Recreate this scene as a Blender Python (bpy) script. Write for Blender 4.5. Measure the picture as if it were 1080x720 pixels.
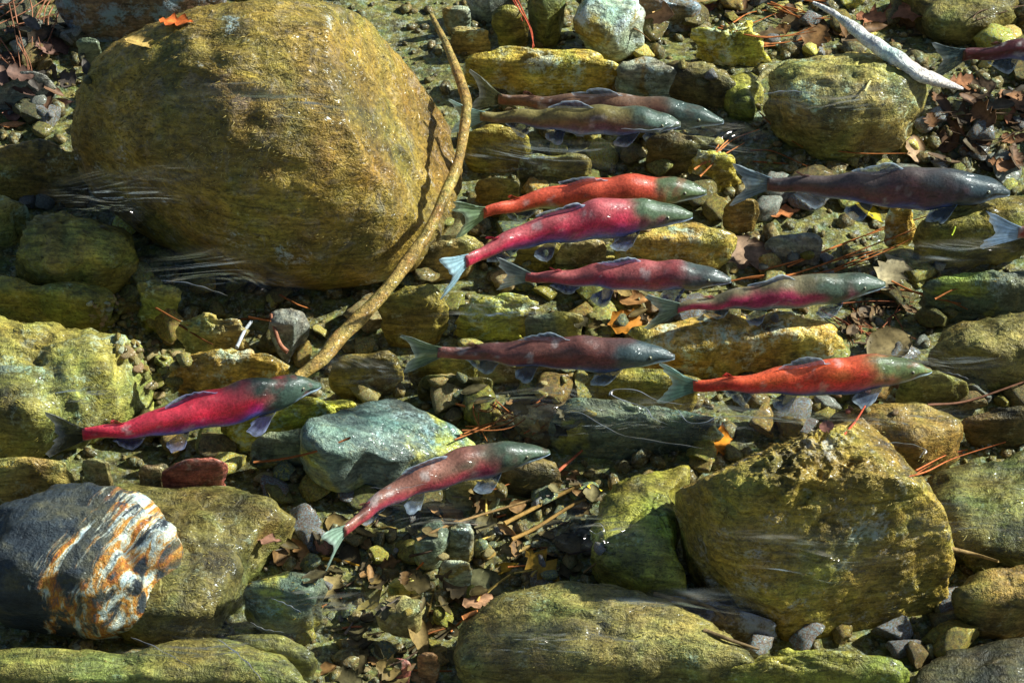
import bpy, bmesh, math, random
import numpy as np
from mathutils import Vector, Matrix
from mathutils.bvhtree import BVHTree

# ------------------------------------------------------------------ camera, sky, sun, exposure
scene = bpy.context.scene
for o in list(bpy.data.objects):
    bpy.data.objects.remove(o)
PITCH = math.radians(45.0)
DIST = 10.0
CAM = np.array([0.0, -DIST * math.cos(PITCH), 0.1 + DIST * math.sin(PITCH)])
FWD = np.array([0.0, math.cos(PITCH), -math.sin(PITCH)])
UPV = np.array([0.0, math.sin(PITCH), math.cos(PITCH)])
FPX = 4320.0                                   # focal length, in pixels of a 1080 wide picture
cd = bpy.data.cameras.new('camera')
cam = bpy.data.objects.new('camera', cd)
scene.collection.objects.link(cam)
cam.location = CAM
cam.rotation_euler = (math.pi / 2 - PITCH, 0, 0)
cd.sensor_width = 36.0
cd.lens = 144.0
cd.clip_end = 300.0
scene.camera = cam

SUN = Vector((1.38, 0.36, 1.0)).normalized()   # towards the sun
world = bpy.data.worlds.new('World')
scene.world = world
world.use_nodes = True
wn = world.node_tree
sky = wn.nodes.new('ShaderNodeTexSky')
sky.sky_type = 'NISHITA'
sky.sun_disc = False
sky.sun_elevation = math.asin(SUN.z)
sky.sun_rotation = math.atan2(SUN.x, SUN.y)
wn.links.new(sky.outputs[0], wn.nodes['Background'].inputs[0])
wn.nodes['Background'].inputs[1].default_value = 0.052
ld = bpy.data.lights.new('sun', 'SUN')
ld.energy = 5.0
ld.angle = math.radians(1.0)
ld.color = (1.0, 0.95, 0.86)
sun = bpy.data.objects.new('sun', ld)
scene.collection.objects.link(sun)
sun.rotation_euler = SUN.to_track_quat('Z', 'Y').to_euler()
vs = scene.view_settings
vs.view_transform = 'Standard'
vs.look = 'None'
vs.exposure = 0.98
vs.gamma = 1.0
scene.cycles.max_bounces = 6
scene.cycles.transparent_max_bounces = 12

# ------------------------------------------------------------------ helpers
col = scene.collection
rng = np.random.default_rng(7)
rnd = random.Random(11)

def at(u, v, z):
    """the point of the stream at height z that the photograph shows at pixel (u, v)"""
    d = np.array([(u - 540.0) / FPX, 0, 0]) + UPV * (-(v - 360.0) / FPX) + FWD
    t = (z - CAM[2]) / d[2]
    return CAM + d * t

def proj(P):
    d = P - CAM
    dep = d @ FWD
    return 540 + FPX * d[:, 0] / dep, 360 - FPX * (d @ UPV) / dep

def _h(ix, iy, iz, seed):
    n = (ix.astype(np.int64) * 374761393 + iy.astype(np.int64) * 668265263 + iz.astype(np.int64) * 2147483647 + seed * 974634777) & 0xffffffff
    n = ((n ^ (n >> 13)) * 1274126177) & 0xffffffff
    n = ((n ^ (n >> 16)) * 2246822519) & 0xffffffff
    return ((n ^ (n >> 15)) & 0xffffff) / float(0x7fffff) - 1.0

def vnoise(P, seed=0):
    i = np.floor(P).astype(np.int64)
    f = P - i
    f = f * f * f * (f * (f * 6 - 15) + 10)
    r = 0
    for dx in (0, 1):
        for dy in (0, 1):
            for dz in (0, 1):
                w = (f[:, 0] if dx else 1 - f[:, 0]) * (f[:, 1] if dy else 1 - f[:, 1]) * (f[:, 2] if dz else 1 - f[:, 2])
                r = r + w * _h(i[:, 0] + dx, i[:, 1] + dy, i[:, 2] + dz, seed)
    return r

def fbm(P, freq, octaves=4, gain=0.5, seed=0):
    a, r = 1.0, 0
    for k in range(octaves):
        r = r + a * vnoise(P * freq + k * 17.3, seed + k)
        freq *= 2.03
        a *= gain
    return r

def sway(P, amp=0.005):
    """the soft unevenness of things in moving water"""
    Q = P * np.array([9.0, 20.0, 6.0])
    return P + amp * np.stack([1.2 * fbm(Q, 1.0, 2, seed=81), 1.0 * fbm(Q, 1.0, 2, seed=83), 0.6 * fbm(Q, 1.0, 2, seed=85)], axis=1)

def mesh_obj(name, V, F, mat=None, parent=None, loc=(0, 0, 0), smooth=True, colors=None, mats=None, fm=None):
    me = bpy.data.meshes.new(name)
    V = np.asarray(V, dtype=float) - np.asarray(loc)
    me.from_pydata([tuple(p) for p in V], [], [tuple(int(i) for i in f) for f in F])
    if smooth:
        me.polygons.foreach_set('use_smooth', np.ones(len(me.polygons), dtype=bool))
    if mat is not None:
        me.materials.append(mat)
    for m in mats or ():
        me.materials.append(m)
    if fm is not None:
        me.polygons.foreach_set('material_index', np.asarray(fm, dtype=np.int32))
    if colors is not None:
        a = me.color_attributes.new('Col', 'FLOAT_COLOR', 'POINT')
        c = np.ones((len(V), 4), dtype=np.float32)
        c[:, :3] = colors
        a.data.foreach_set('color', c.ravel())
    me.update()
    o = bpy.data.objects.new(name, me)
    col.objects.link(o)
    o.location = loc
    if parent is not None:
        o.parent = parent
        o.location = (0, 0, 0)
    return o

def tag(o, label=None, cat=None, group=None, kind=None):
    if label: o['label'] = label
    if cat: o['category'] = cat
    if group: o['group'] = group
    if kind: o['kind'] = kind
    return o

def grid_faces(nr, nc, closed=True, flip=False):
    F = []
    for i in range(nr - 1):
        for j in range(nc if closed else nc - 1):
            k = (j + 1) % nc
            q = (i * nc + j, i * nc + k, (i + 1) * nc + k, (i + 1) * nc + j)
            F.append(q[::-1] if flip else q)
    return F

def catmull(P, n):
    P = np.asarray(P, dtype=float)
    Q = np.vstack([2 * P[0] - P[1], P, 2 * P[-1] - P[-2]])
    out = []
    for i in range(1, len(Q) - 2):
        t = np.linspace(0, 1, 24, endpoint=False)[:, None]
        a, b, c, d = Q[i - 1], Q[i], Q[i + 1], Q[i + 2]
        out.append(0.5 * (2 * b + (c - a) * t + (2 * a - 5 * b + 4 * c - d) * t ** 2 + (3 * b - a - 3 * c + d) * t ** 3))
    out = np.vstack(out + [P[-1:]])
    s = np.concatenate([[0], np.cumsum(np.linalg.norm(np.diff(out, axis=0), axis=1))])
    x = np.linspace(0, s[-1], n)
    return np.stack([np.interp(x, s, out[:, k]) for k in range(P.shape[1])], axis=1)

def tube(P, R, sides=6):
    """vertices and faces of a tapered tube along the points P with radii R"""
    P = np.asarray(P, dtype=float)
    R = np.broadcast_to(np.asarray(R, dtype=float), (len(P),))
    T = np.gradient(P, axis=0)
    T /= np.linalg.norm(T, axis=1)[:, None] + 1e-9
    A = np.cross(T, np.array([0.13, 0.31, 0.94]))
    A /= np.linalg.norm(A, axis=1)[:, None] + 1e-9
    B = np.cross(T, A)
    an = np.arange(sides) * 2 * math.pi / sides
    V = (P[:, None] + (A[:, None] * np.cos(an)[None, :, None] + B[:, None] * np.sin(an)[None, :, None]) * R[:, None, None]).reshape(-1, 3)
    F = grid_faces(len(P), sides)
    F.append(tuple(range(sides)))
    F.append(tuple((len(P) - 1) * sides + k for k in range(sides))[::-1])
    return V, F

# ------------------------------------------------------------------ materials
def new_mat(name):
    m = bpy.data.materials.new(name)
    m.use_nodes = True
    nt = m.node_tree
    b = nt.nodes['Principled BSDF']
    b.inputs['Roughness'].default_value = 0.52
    b.inputs['Specular IOR Level'].default_value = 0.26
    return m, nt, b

def wet(nt, b, weight=0.55, rough=0.20):
    b.inputs['Coat Weight'].default_value = weight
    b.inputs['Coat Roughness'].default_value = rough
    b.inputs['Coat IOR'].default_value = 1.33
    ge = nt.nodes.new('ShaderNodeNewGeometry')
    mp = nt.nodes.new('ShaderNodeMapping')
    mp.inputs['Scale'].default_value = (10, 42, 42)
    nt.links.new(ge.outputs['Position'], mp.inputs[0])
    n = nt.nodes.new('ShaderNodeTexNoise')
    n.inputs['Scale'].default_value = 1.0
    n.inputs['Detail'].default_value = 2.0
    n.inputs['Distortion'].default_value = 1.2
    nt.links.new(mp.outputs[0], n.inputs['Vector'])
    bp = nt.nodes.new('ShaderNodeBump')
    bp.inputs['Strength'].default_value = 1.0
    bp.inputs['Distance'].default_value = 0.012
    nt.links.new(n.outputs['Fac'], bp.inputs['Height'])
    nt.links.new(bp.outputs[0], b.inputs['Coat Normal'])

def N(nt, t, **kw):
    n = nt.nodes.new(t)
    for k, v in kw.items():
        if k in n.inputs:
            n.inputs[k].default_value = v
        else:
            setattr(n, k, v)
    return n

def ramp(nt, fac, stops):
    r = nt.nodes.new('ShaderNodeValToRGB')
    el = r.color_ramp.elements
    while len(el) < len(stops):
        el.new(0.5)
    for e, (p, c) in zip(el, stops):
        e.position = p
        e.color = (*c, 1) if len(c) == 3 else c
    nt.links.new(fac, r.inputs[0])
    return r

def mixc(nt, fac, a, b, blend='MIX'):
    n = nt.nodes.new('ShaderNodeMix')
    n.data_type = 'RGBA'
    n.blend_type = blend
    for s, i in ((fac, 0), (a, 6), (b, 7)):
        if hasattr(s, 'is_output'):
            nt.links.new(s, n.inputs[i])
        elif i == 0:
            n.inputs[0].default_value = s
        else:
            n.inputs[i].default_value = (*s, 1)
    return n.outputs[2]

def coords(nt, scale=(1, 1, 1), rot=(0, 0, 0)):
    tc = nt.nodes.new('ShaderNodeTexCoord')
    oi = nt.nodes.new('ShaderNodeObjectInfo')
    mu = N(nt, 'ShaderNodeMath', operation='MULTIPLY')
    mu.inputs[1].default_value = 37.0
    nt.links.new(oi.outputs['Random'], mu.inputs[0])
    ad = N(nt, 'ShaderNodeVectorMath', operation='ADD')
    nt.links.new(tc.outputs['Object'], ad.inputs[0])
    nt.links.new(mu.outputs[0], ad.inputs[1])
    mp = N(nt, 'ShaderNodeMapping')
    mp.inputs['Rotation'].default_value = rot
    nt.links.new(ad.outputs[0], mp.inputs[0])
    m2 = N(nt, 'ShaderNodeMapping')
    m2.inputs['Scale'].default_value = scale
    nt.links.new(mp.outputs[0], m2.inputs[0])
    return m2.outputs[0], oi

def noise(nt, vec, scale, detail=6, rough=0.6, dist=0.0):
    n = N(nt, 'ShaderNodeTexNoise', Scale=scale, Detail=detail, Roughness=rough, Distortion=dist)
    nt.links.new(vec, n.inputs['Vector'])
    return n.outputs['Fac']

def rock_mat(name, dark, mid, light, pale=None, pale_at=0.62, scale=7.0, streak=0.6, bump=0.5, stone=None, stone_at=0.6, tilt=0.10, vary=0.25, bare=(0.20, 0.165, 0.095), bare_at=0.60):
    """algae grown stone: blotches of dark, mid and light growth, fine streaks, bare grey and pale patches"""
    m, nt, b = new_mat(name)
    L = nt.links.new
    v, oi = coords(nt)
    vs_, _ = coords(nt, (11, 70, 70), (0, 0, tilt))
    big = noise(nt, v, scale, 5, 0.66, 0.5)
    c = ramp(nt, big, [(0.32, dark), (0.46, mid), (0.64, light)]).outputs[0]
    if stone:
        st = noise(nt, v, scale * 0.7, 4, 0.6, 0.8)
        c = mixc(nt, ramp(nt, st, [(stone_at - 0.04, (0, 0, 0)), (stone_at + 0.05, (1, 1, 1))]).outputs[0], c, stone)
    med = noise(nt, v, scale * 3.7, 4, 0.72, 0.8)
    c = mixc(nt, ramp(nt, med, [(bare_at - 0.03, (0, 0, 0)), (bare_at + 0.09, (0.5,) * 3)]).outputs[0], c, bare)
    c = mixc(nt, 1.0, c, ramp(nt, med, [(0.28, (0.45, 0.46, 0.44)), (0.48, (1, 1, 1)), (0.64, (1.22, 1.2, 1.12))]).outputs[0], 'MULTIPLY')
    fine = noise(nt, v, 105, 3, 0.75)
    stv = noise(nt, vs_, 1.0, 4, 0.72, 0.6)
    c = mixc(nt, 1.0, c, ramp(nt, stv, [(0.33, (1 - streak,) * 3), (0.52, (1, 1, 1)), (0.68, (1 + streak * 0.7,) * 3)]).outputs[0], 'MULTIPLY')
    c = mixc(nt, 1.0, c, ramp(nt, fine, [(0.34, (0.60, 0.61, 0.64)), (0.50, (1, 1, 1)), (0.66, (1.28, 1.26, 1.18))]).outputs[0], 'MULTIPLY')
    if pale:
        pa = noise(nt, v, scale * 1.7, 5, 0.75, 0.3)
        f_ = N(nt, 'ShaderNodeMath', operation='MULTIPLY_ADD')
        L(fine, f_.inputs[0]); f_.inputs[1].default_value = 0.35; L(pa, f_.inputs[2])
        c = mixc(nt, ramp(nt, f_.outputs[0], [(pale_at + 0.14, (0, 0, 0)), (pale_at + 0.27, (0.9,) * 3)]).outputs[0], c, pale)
    hv = N(nt, 'ShaderNodeHueSaturation')
    mr = N(nt, 'ShaderNodeMapRange')
    mr.inputs[3].default_value = 1 - vary
    mr.inputs[4].default_value = 1 + vary
    L(oi.outputs['Random'], mr.inputs[0])
    L(mr.outputs[0], hv.inputs['Value'])
    hu_ = N(nt, 'ShaderNodeMath', operation='MULTIPLY')
    hu_.inputs[1].default_value = 13.7
    L(oi.outputs['Random'], hu_.inputs[0])
    hf = N(nt, 'ShaderNodeMath', operation='FRACT')
    L(hu_.outputs[0], hf.inputs[0])
    hm = N(nt, 'ShaderNodeMapRange')
    hm.inputs[3].default_value = 0.5 - 0.028 * min(1, vary * 4)
    hm.inputs[4].default_value = 0.5 + 0.035 * min(1, vary * 4)
    L(hf.outputs[0], hm.inputs[0])
    L(hm.outputs[0], hv.inputs['Hue'])
    L(c, hv.inputs['Color'])
    # patches where the growth turns greener or browner within one stone
    gp = noise(nt, v, scale * 0.9, 3, 0.6, 0.6)
    cc = mixc(nt, 1.0, hv.outputs[0], ramp(nt, gp, [(0.34, (0.86, 0.70, 0.62)), (0.50, (1.06, 1.02, 0.95)), (0.66, (0.80, 0.98, 0.90))]).outputs[0], 'MULTIPLY')
    L(cc, b.inputs['Base Color'])
    ad = N(nt, 'ShaderNodeMath', operation='ADD')
    L(fine, ad.inputs[0]); L(stv, ad.inputs[1])
    a3 = N(nt, 'ShaderNodeMath', operation='MULTIPLY_ADD')
    L(med, a3.inputs[0]); a3.inputs[1].default_value = 2.0; L(ad.outputs[0], a3.inputs[2])
    bp = N(nt, 'ShaderNodeBump', Strength=bump, Distance=0.014)
    L(a3.outputs[0], bp.inputs['Height'])
    L(bp.outputs[0], b.inputs['Normal'])
    wet(nt, b)
    return m

M = {}
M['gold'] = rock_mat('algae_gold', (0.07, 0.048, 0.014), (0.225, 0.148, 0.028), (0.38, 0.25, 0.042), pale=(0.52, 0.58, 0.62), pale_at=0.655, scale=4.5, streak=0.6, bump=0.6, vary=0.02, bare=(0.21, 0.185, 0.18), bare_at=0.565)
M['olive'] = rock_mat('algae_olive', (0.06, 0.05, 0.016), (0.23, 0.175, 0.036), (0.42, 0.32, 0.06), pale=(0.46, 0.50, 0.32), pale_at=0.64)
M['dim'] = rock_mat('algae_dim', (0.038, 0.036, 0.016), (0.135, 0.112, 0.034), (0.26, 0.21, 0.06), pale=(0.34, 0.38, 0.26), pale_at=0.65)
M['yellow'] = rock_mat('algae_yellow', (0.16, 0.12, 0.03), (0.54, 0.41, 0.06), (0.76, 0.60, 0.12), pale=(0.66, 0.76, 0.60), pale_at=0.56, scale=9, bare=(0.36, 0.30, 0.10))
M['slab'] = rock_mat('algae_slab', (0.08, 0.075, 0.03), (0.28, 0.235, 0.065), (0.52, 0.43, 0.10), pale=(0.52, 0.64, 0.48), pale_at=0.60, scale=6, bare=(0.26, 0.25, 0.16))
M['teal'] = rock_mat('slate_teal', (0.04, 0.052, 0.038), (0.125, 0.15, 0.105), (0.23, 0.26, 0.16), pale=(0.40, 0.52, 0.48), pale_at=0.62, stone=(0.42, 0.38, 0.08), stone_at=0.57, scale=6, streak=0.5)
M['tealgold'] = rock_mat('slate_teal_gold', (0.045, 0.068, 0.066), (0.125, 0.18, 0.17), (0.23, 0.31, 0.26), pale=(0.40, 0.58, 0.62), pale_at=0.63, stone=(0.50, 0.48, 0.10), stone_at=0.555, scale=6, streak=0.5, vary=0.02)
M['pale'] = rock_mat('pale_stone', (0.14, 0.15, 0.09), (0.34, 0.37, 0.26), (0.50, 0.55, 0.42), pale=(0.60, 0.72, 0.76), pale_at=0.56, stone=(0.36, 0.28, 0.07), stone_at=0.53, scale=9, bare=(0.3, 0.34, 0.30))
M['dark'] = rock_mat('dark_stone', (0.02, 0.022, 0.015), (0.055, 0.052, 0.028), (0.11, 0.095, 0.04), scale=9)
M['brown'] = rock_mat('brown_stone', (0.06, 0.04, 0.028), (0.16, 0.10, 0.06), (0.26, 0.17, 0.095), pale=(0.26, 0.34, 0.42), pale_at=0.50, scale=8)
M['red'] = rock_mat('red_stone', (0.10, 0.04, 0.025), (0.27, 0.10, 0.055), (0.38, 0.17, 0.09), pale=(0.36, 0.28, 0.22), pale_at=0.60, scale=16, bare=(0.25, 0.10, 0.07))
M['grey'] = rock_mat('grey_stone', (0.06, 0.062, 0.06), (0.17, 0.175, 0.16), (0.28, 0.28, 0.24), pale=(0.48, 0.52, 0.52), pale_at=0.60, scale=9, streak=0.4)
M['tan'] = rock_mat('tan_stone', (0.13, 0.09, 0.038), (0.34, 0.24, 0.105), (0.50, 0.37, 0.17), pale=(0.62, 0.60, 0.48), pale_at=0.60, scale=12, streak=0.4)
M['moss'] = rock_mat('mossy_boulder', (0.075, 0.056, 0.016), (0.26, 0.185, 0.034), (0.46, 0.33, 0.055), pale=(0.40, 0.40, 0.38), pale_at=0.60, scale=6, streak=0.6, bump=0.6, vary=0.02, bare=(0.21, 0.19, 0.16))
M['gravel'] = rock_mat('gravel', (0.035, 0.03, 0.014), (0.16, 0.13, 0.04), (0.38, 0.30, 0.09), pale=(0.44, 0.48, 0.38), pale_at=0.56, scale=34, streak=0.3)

def banded_mat():
    m, nt, b = new_mat('banded_stone')
    L = nt.links.new
    v, _ = coords(nt)
    # oblique coordinates of the stone: x runs along the veins, y across them
    tc = nt.nodes.new('ShaderNodeTexCoord')
    rp = N(nt, 'ShaderNodeMapping')
    rp.inputs['Rotation'].default_value = (0, 0, math.radians(-58))
    L(tc.outputs['Object'], rp.inputs[0])
    mp = N(nt, 'ShaderNodeMapping')
    mp.inputs['Scale'].default_value = (3, 24, 9)
    L(rp.outputs[0], mp.inputs[0])
    base = ramp(nt, noise(nt, v, 9, 8, 0.65), [(0.3, (0.008, 0.013, 0.022)), (0.50, (0.036, 0.048, 0.060)), (0.72, (0.15, 0.13, 0.06))]).outputs[0]
    vn = noise(nt, mp.outputs[0], 1.0, 8, 0.66, 0.5)
    sx = N(nt, 'ShaderNodeSeparateXYZ')
    L(rp.outputs[0], sx.inputs[0])
    zone = N(nt, 'ShaderNodeMapRange', interpolation_type='SMOOTHSTEP')
    zone.inputs[1].default_value = 0.03
    zone.inputs[2].default_value = -0.06
    zone.inputs[3].default_value = -0.20
    zone.inputs[4].default_value = 0.085
    L(sx.outputs['Y'], zone.inputs[0])
    ad = N(nt, 'ShaderNodeMath', operation='ADD')
    L(vn, ad.inputs[0]); L(zone.outputs[0], ad.inputs[1])
    on = ramp(nt, ad.outputs[0], [(0.52, (0, 0, 0)), (0.60, (1, 1, 1))]).outputs[0]
    vc = ramp(nt, noise(nt, mp.outputs[0], 1.6, 6, 0.7, 0.6), [(0.32, (0.10, 0.12, 0.12)), (0.40, (0.52, 0.15, 0.02)), (0.48, (0.66, 0.32, 0.05)), (0.53, (0.72, 0.70, 0.52)), (0.62, (0.60, 0.74, 0.78)), (0.70, (0.20, 0.24, 0.24))]).outputs[0]
    c = mixc(nt, on, base, vc)
    f = noise(nt, v, 90, 4, 0.7)
    c = mixc(nt, 0.9, c, ramp(nt, f, [(0.3, (0.45,) * 3), (0.55, (1, 1, 1)), (0.75, (1.25,) * 3)]).outputs[0], 'MULTIPLY')
    L(c, b.inputs['Base Color'])
    bp = N(nt, 'ShaderNodeBump', Strength=0.9, Distance=0.015)
    a2 = N(nt, 'ShaderNodeMath', operation='ADD')
    L(f, a2.inputs[0]); L(vn, a2.inputs[1])
    L(a2.outputs[0], bp.inputs['Height'])
    L(bp.outputs[0], b.inputs['Normal'])
    wet(nt, b)
    return m
M['banded'] = banded_mat()

def attr_mat(name, rough=0.6, spec=0.2, speck=0.0, scale=200, translucent=0.0, bump=0.0, vary=0.0, clear=0.0):
    m, nt, b = new_mat(name)
    L = nt.links.new
    b.inputs['Roughness'].default_value = rough
    b.inputs['Specular IOR Level'].default_value = spec
    if name == 'salmon_skin':
        wet(nt, b, 0.6, 0.14)
    a = N(nt, 'ShaderNodeVertexColor', layer_name='Col')
    c = a.outputs[0]
    v, oi = coords(nt)
    if speck:
        f = noise(nt, v, scale, 4, 0.7)
        c = mixc(nt, 1.0, c, ramp(nt, f, [(0.32, (1 - speck,) * 3), (0.52, (1, 1, 1)), (0.72, (1 + speck * 0.6,) * 3)]).outputs[0], 'MULTIPLY')
        if bump:
            bp = N(nt, 'ShaderNodeBump', Strength=bump, Distance=0.004)
            L(f, bp.inputs['Height']); L(bp.outputs[0], b.inputs['Normal'])
    if vary:
        hv = N(nt, 'ShaderNodeHueSaturation')
        mr = N(nt, 'ShaderNodeMapRange')
        mr.inputs[3].default_value = 1 - vary
        mr.inputs[4].default_value = 1 + vary
        L(oi.outputs['Random'], mr.inputs[0]); L(mr.outputs[0], hv.inputs['Value']); L(c, hv.inputs['Color'])
        c = hv.outputs[0]
    L(c, b.inputs['Base Color'])
    if translucent:
        t = N(nt, 'ShaderNodeBsdfTranslucent')
        L(c, t.inputs[0])
        mx = N(nt, 'ShaderNodeMixShader')
        mx.inputs[0].default_value = translucent
        L(b.outputs[0], mx.inputs[1]); L(t.outputs[0], mx.inputs[2])
        end = mx.outputs[0]
        if clear:
            tb = N(nt, 'ShaderNodeBsdfTransparent')
            m2 = N(nt, 'ShaderNodeMixShader')
            m2.inputs[0].default_value = clear
            L(end, m2.inputs[1]); L(tb.outputs[0], m2.inputs[2])
            end = m2.outputs[0]
        L(end, nt.nodes['Material Output'].inputs['Surface'])
    return m
M['skin'] = attr_mat('salmon_skin', 0.36, 0.34, 0.42, 150, bump=0.4)
M['fin'] = attr_mat('salmon_fin', 0.5, 0.2, 0.25, 90, translucent=0.3, clear=0.50)
M['tail'] = attr_mat('salmon_tail', 0.5, 0.2, 0.25, 90, translucent=0.35, clear=0.28)
M['fibre'] = attr_mat('algae_fibre', 0.7, 0.1, translucent=0.25)
M['leaf'] = attr_mat('leaf', 0.6, 0.2, 0.45, 70, translucent=0.15, vary=0.35)
M['twig'] = attr_mat('twig', 0.75, 0.15, 0.5, 60, bump=0.5, vary=0.25)

def plain(name, c, rough=0.5, spec=0.3):
    m, nt, b = new_mat(name)
    v, _ = coords(nt)
    f = noise(nt, v, 60, 4, 0.7)
    nt.links.new(ramp(nt, f, [(0.3, tuple(x * 0.75 for x in c)), (0.7, tuple(min(1, x * 1.2) for x in c))]).outputs[0], b.inputs['Base Color'])
    b.inputs['Roughness'].default_value = rough
    b.inputs['Specular IOR Level'].default_value = spec
    return m
M['iris'] = plain('eye_iris', (0.16, 0.15, 0.08), 0.25, 0.5)
M['pupil'] = plain('eye_pupil', (0.006, 0.006, 0.008), 0.2, 0.5)
M['bleached'] = rock_mat('bleached_wood', (0.30, 0.25, 0.24), (0.70, 0.68, 0.70), (0.85, 0.85, 0.86), pale=(0.42, 0.24, 0.10), pale_at=0.68, scale=9, streak=0.25, bump=0.5, vary=0.0, bare=(0.55, 0.5, 0.5))
M['root'] = rock_mat('algae_root', (0.12, 0.08, 0.025), (0.34, 0.22, 0.06), (0.50, 0.34, 0.10), scale=16, streak=0.4, bump=0.6, pale=(0.42, 0.18, 0.06), pale_at=0.60, vary=0.0, bare=(0.36, 0.22, 0.06))

# ------------------------------------------------------------------ stream bed
def bed_z(x, y):
    P = np.stack([x, y, np.zeros_like(x)], axis=1)
    return 0.035 * fbm(P, 1.7, 4, seed=3) - 0.06

n = 150
gx = np.linspace(-3.2, 3.2, n)
gy = np.linspace(-3.0, 3.4, n)
X, Y = np.meshgrid(gx, gy)
V = np.stack([X.ravel(), Y.ravel(), bed_z(X.ravel(), Y.ravel())], axis=1)
Vo = []
ring = np.where((X.ravel() == gx[0]) | (X.ravel() == gx[-1]) | (Y.ravel() == gy[0]) | (Y.ravel() == gy[-1]))[0]
V2, F2 = V.tolist(), [f[::-1] for f in grid_faces(n, n, closed=False, flip=True)]
# the bed runs on as a wide sheet
b0 = [0, n - 1, n * n - 1, n * (n - 1)]
far = len(V2)
V2 += [[-40, -40, -0.03], [40, -40, -0.03], [40, 40, -0.03], [-40, 40, -0.03]]
edge = [list(range(0, n)), list(range(n - 1, n * n, n)), list(range(n * n - 1, n * (n - 1) - 1, -1)), list(range(n * (n - 1), -1, -n))]
for k in range(4):
    e = edge[k]
    for i in range(len(e) - 1):
        a, b_ = (far + k, far + (k + 1) % 4)
        if i < len(e) // 2:
            F2.append((e[i + 1], e[i], a))
        else:
            F2.append((e[i + 1], e[i], b_))
    F2.append((e[len(e) // 2], far + k, far + (k + 1) % 4))
bed = mesh_obj('stream_bed', V2, F2, M['gravel'])
tag(bed, kind='structure')

# ------------------------------------------------------------------ rocks
ROCKV, ROCKF, rcount = [], [], [0]
def solid_collect(V, F):
    ROCKV.append(V)
    ROCKF.extend([tuple(i + rcount[0] for i in f) for f in F])
    rcount[0] += len(V)

def chaikin(P, it=2):
    for _ in range(it):
        Q = np.roll(P, -1, axis=0)
        P = np.stack([0.8 * P + 0.2 * Q, 0.2 * P + 0.8 * Q], axis=1).reshape(-1, 2)
    return P

def resample_closed(P, n):
    Q = np.vstack([P, P[:1]])
    s = np.concatenate([[0], np.cumsum(np.linalg.norm(np.diff(Q, axis=0), axis=1))])
    x = np.linspace(0, s[-1], n, endpoint=False)
    return np.stack([np.interp(x, s, Q[:, k]) for k in range(2)], axis=1)

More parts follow.
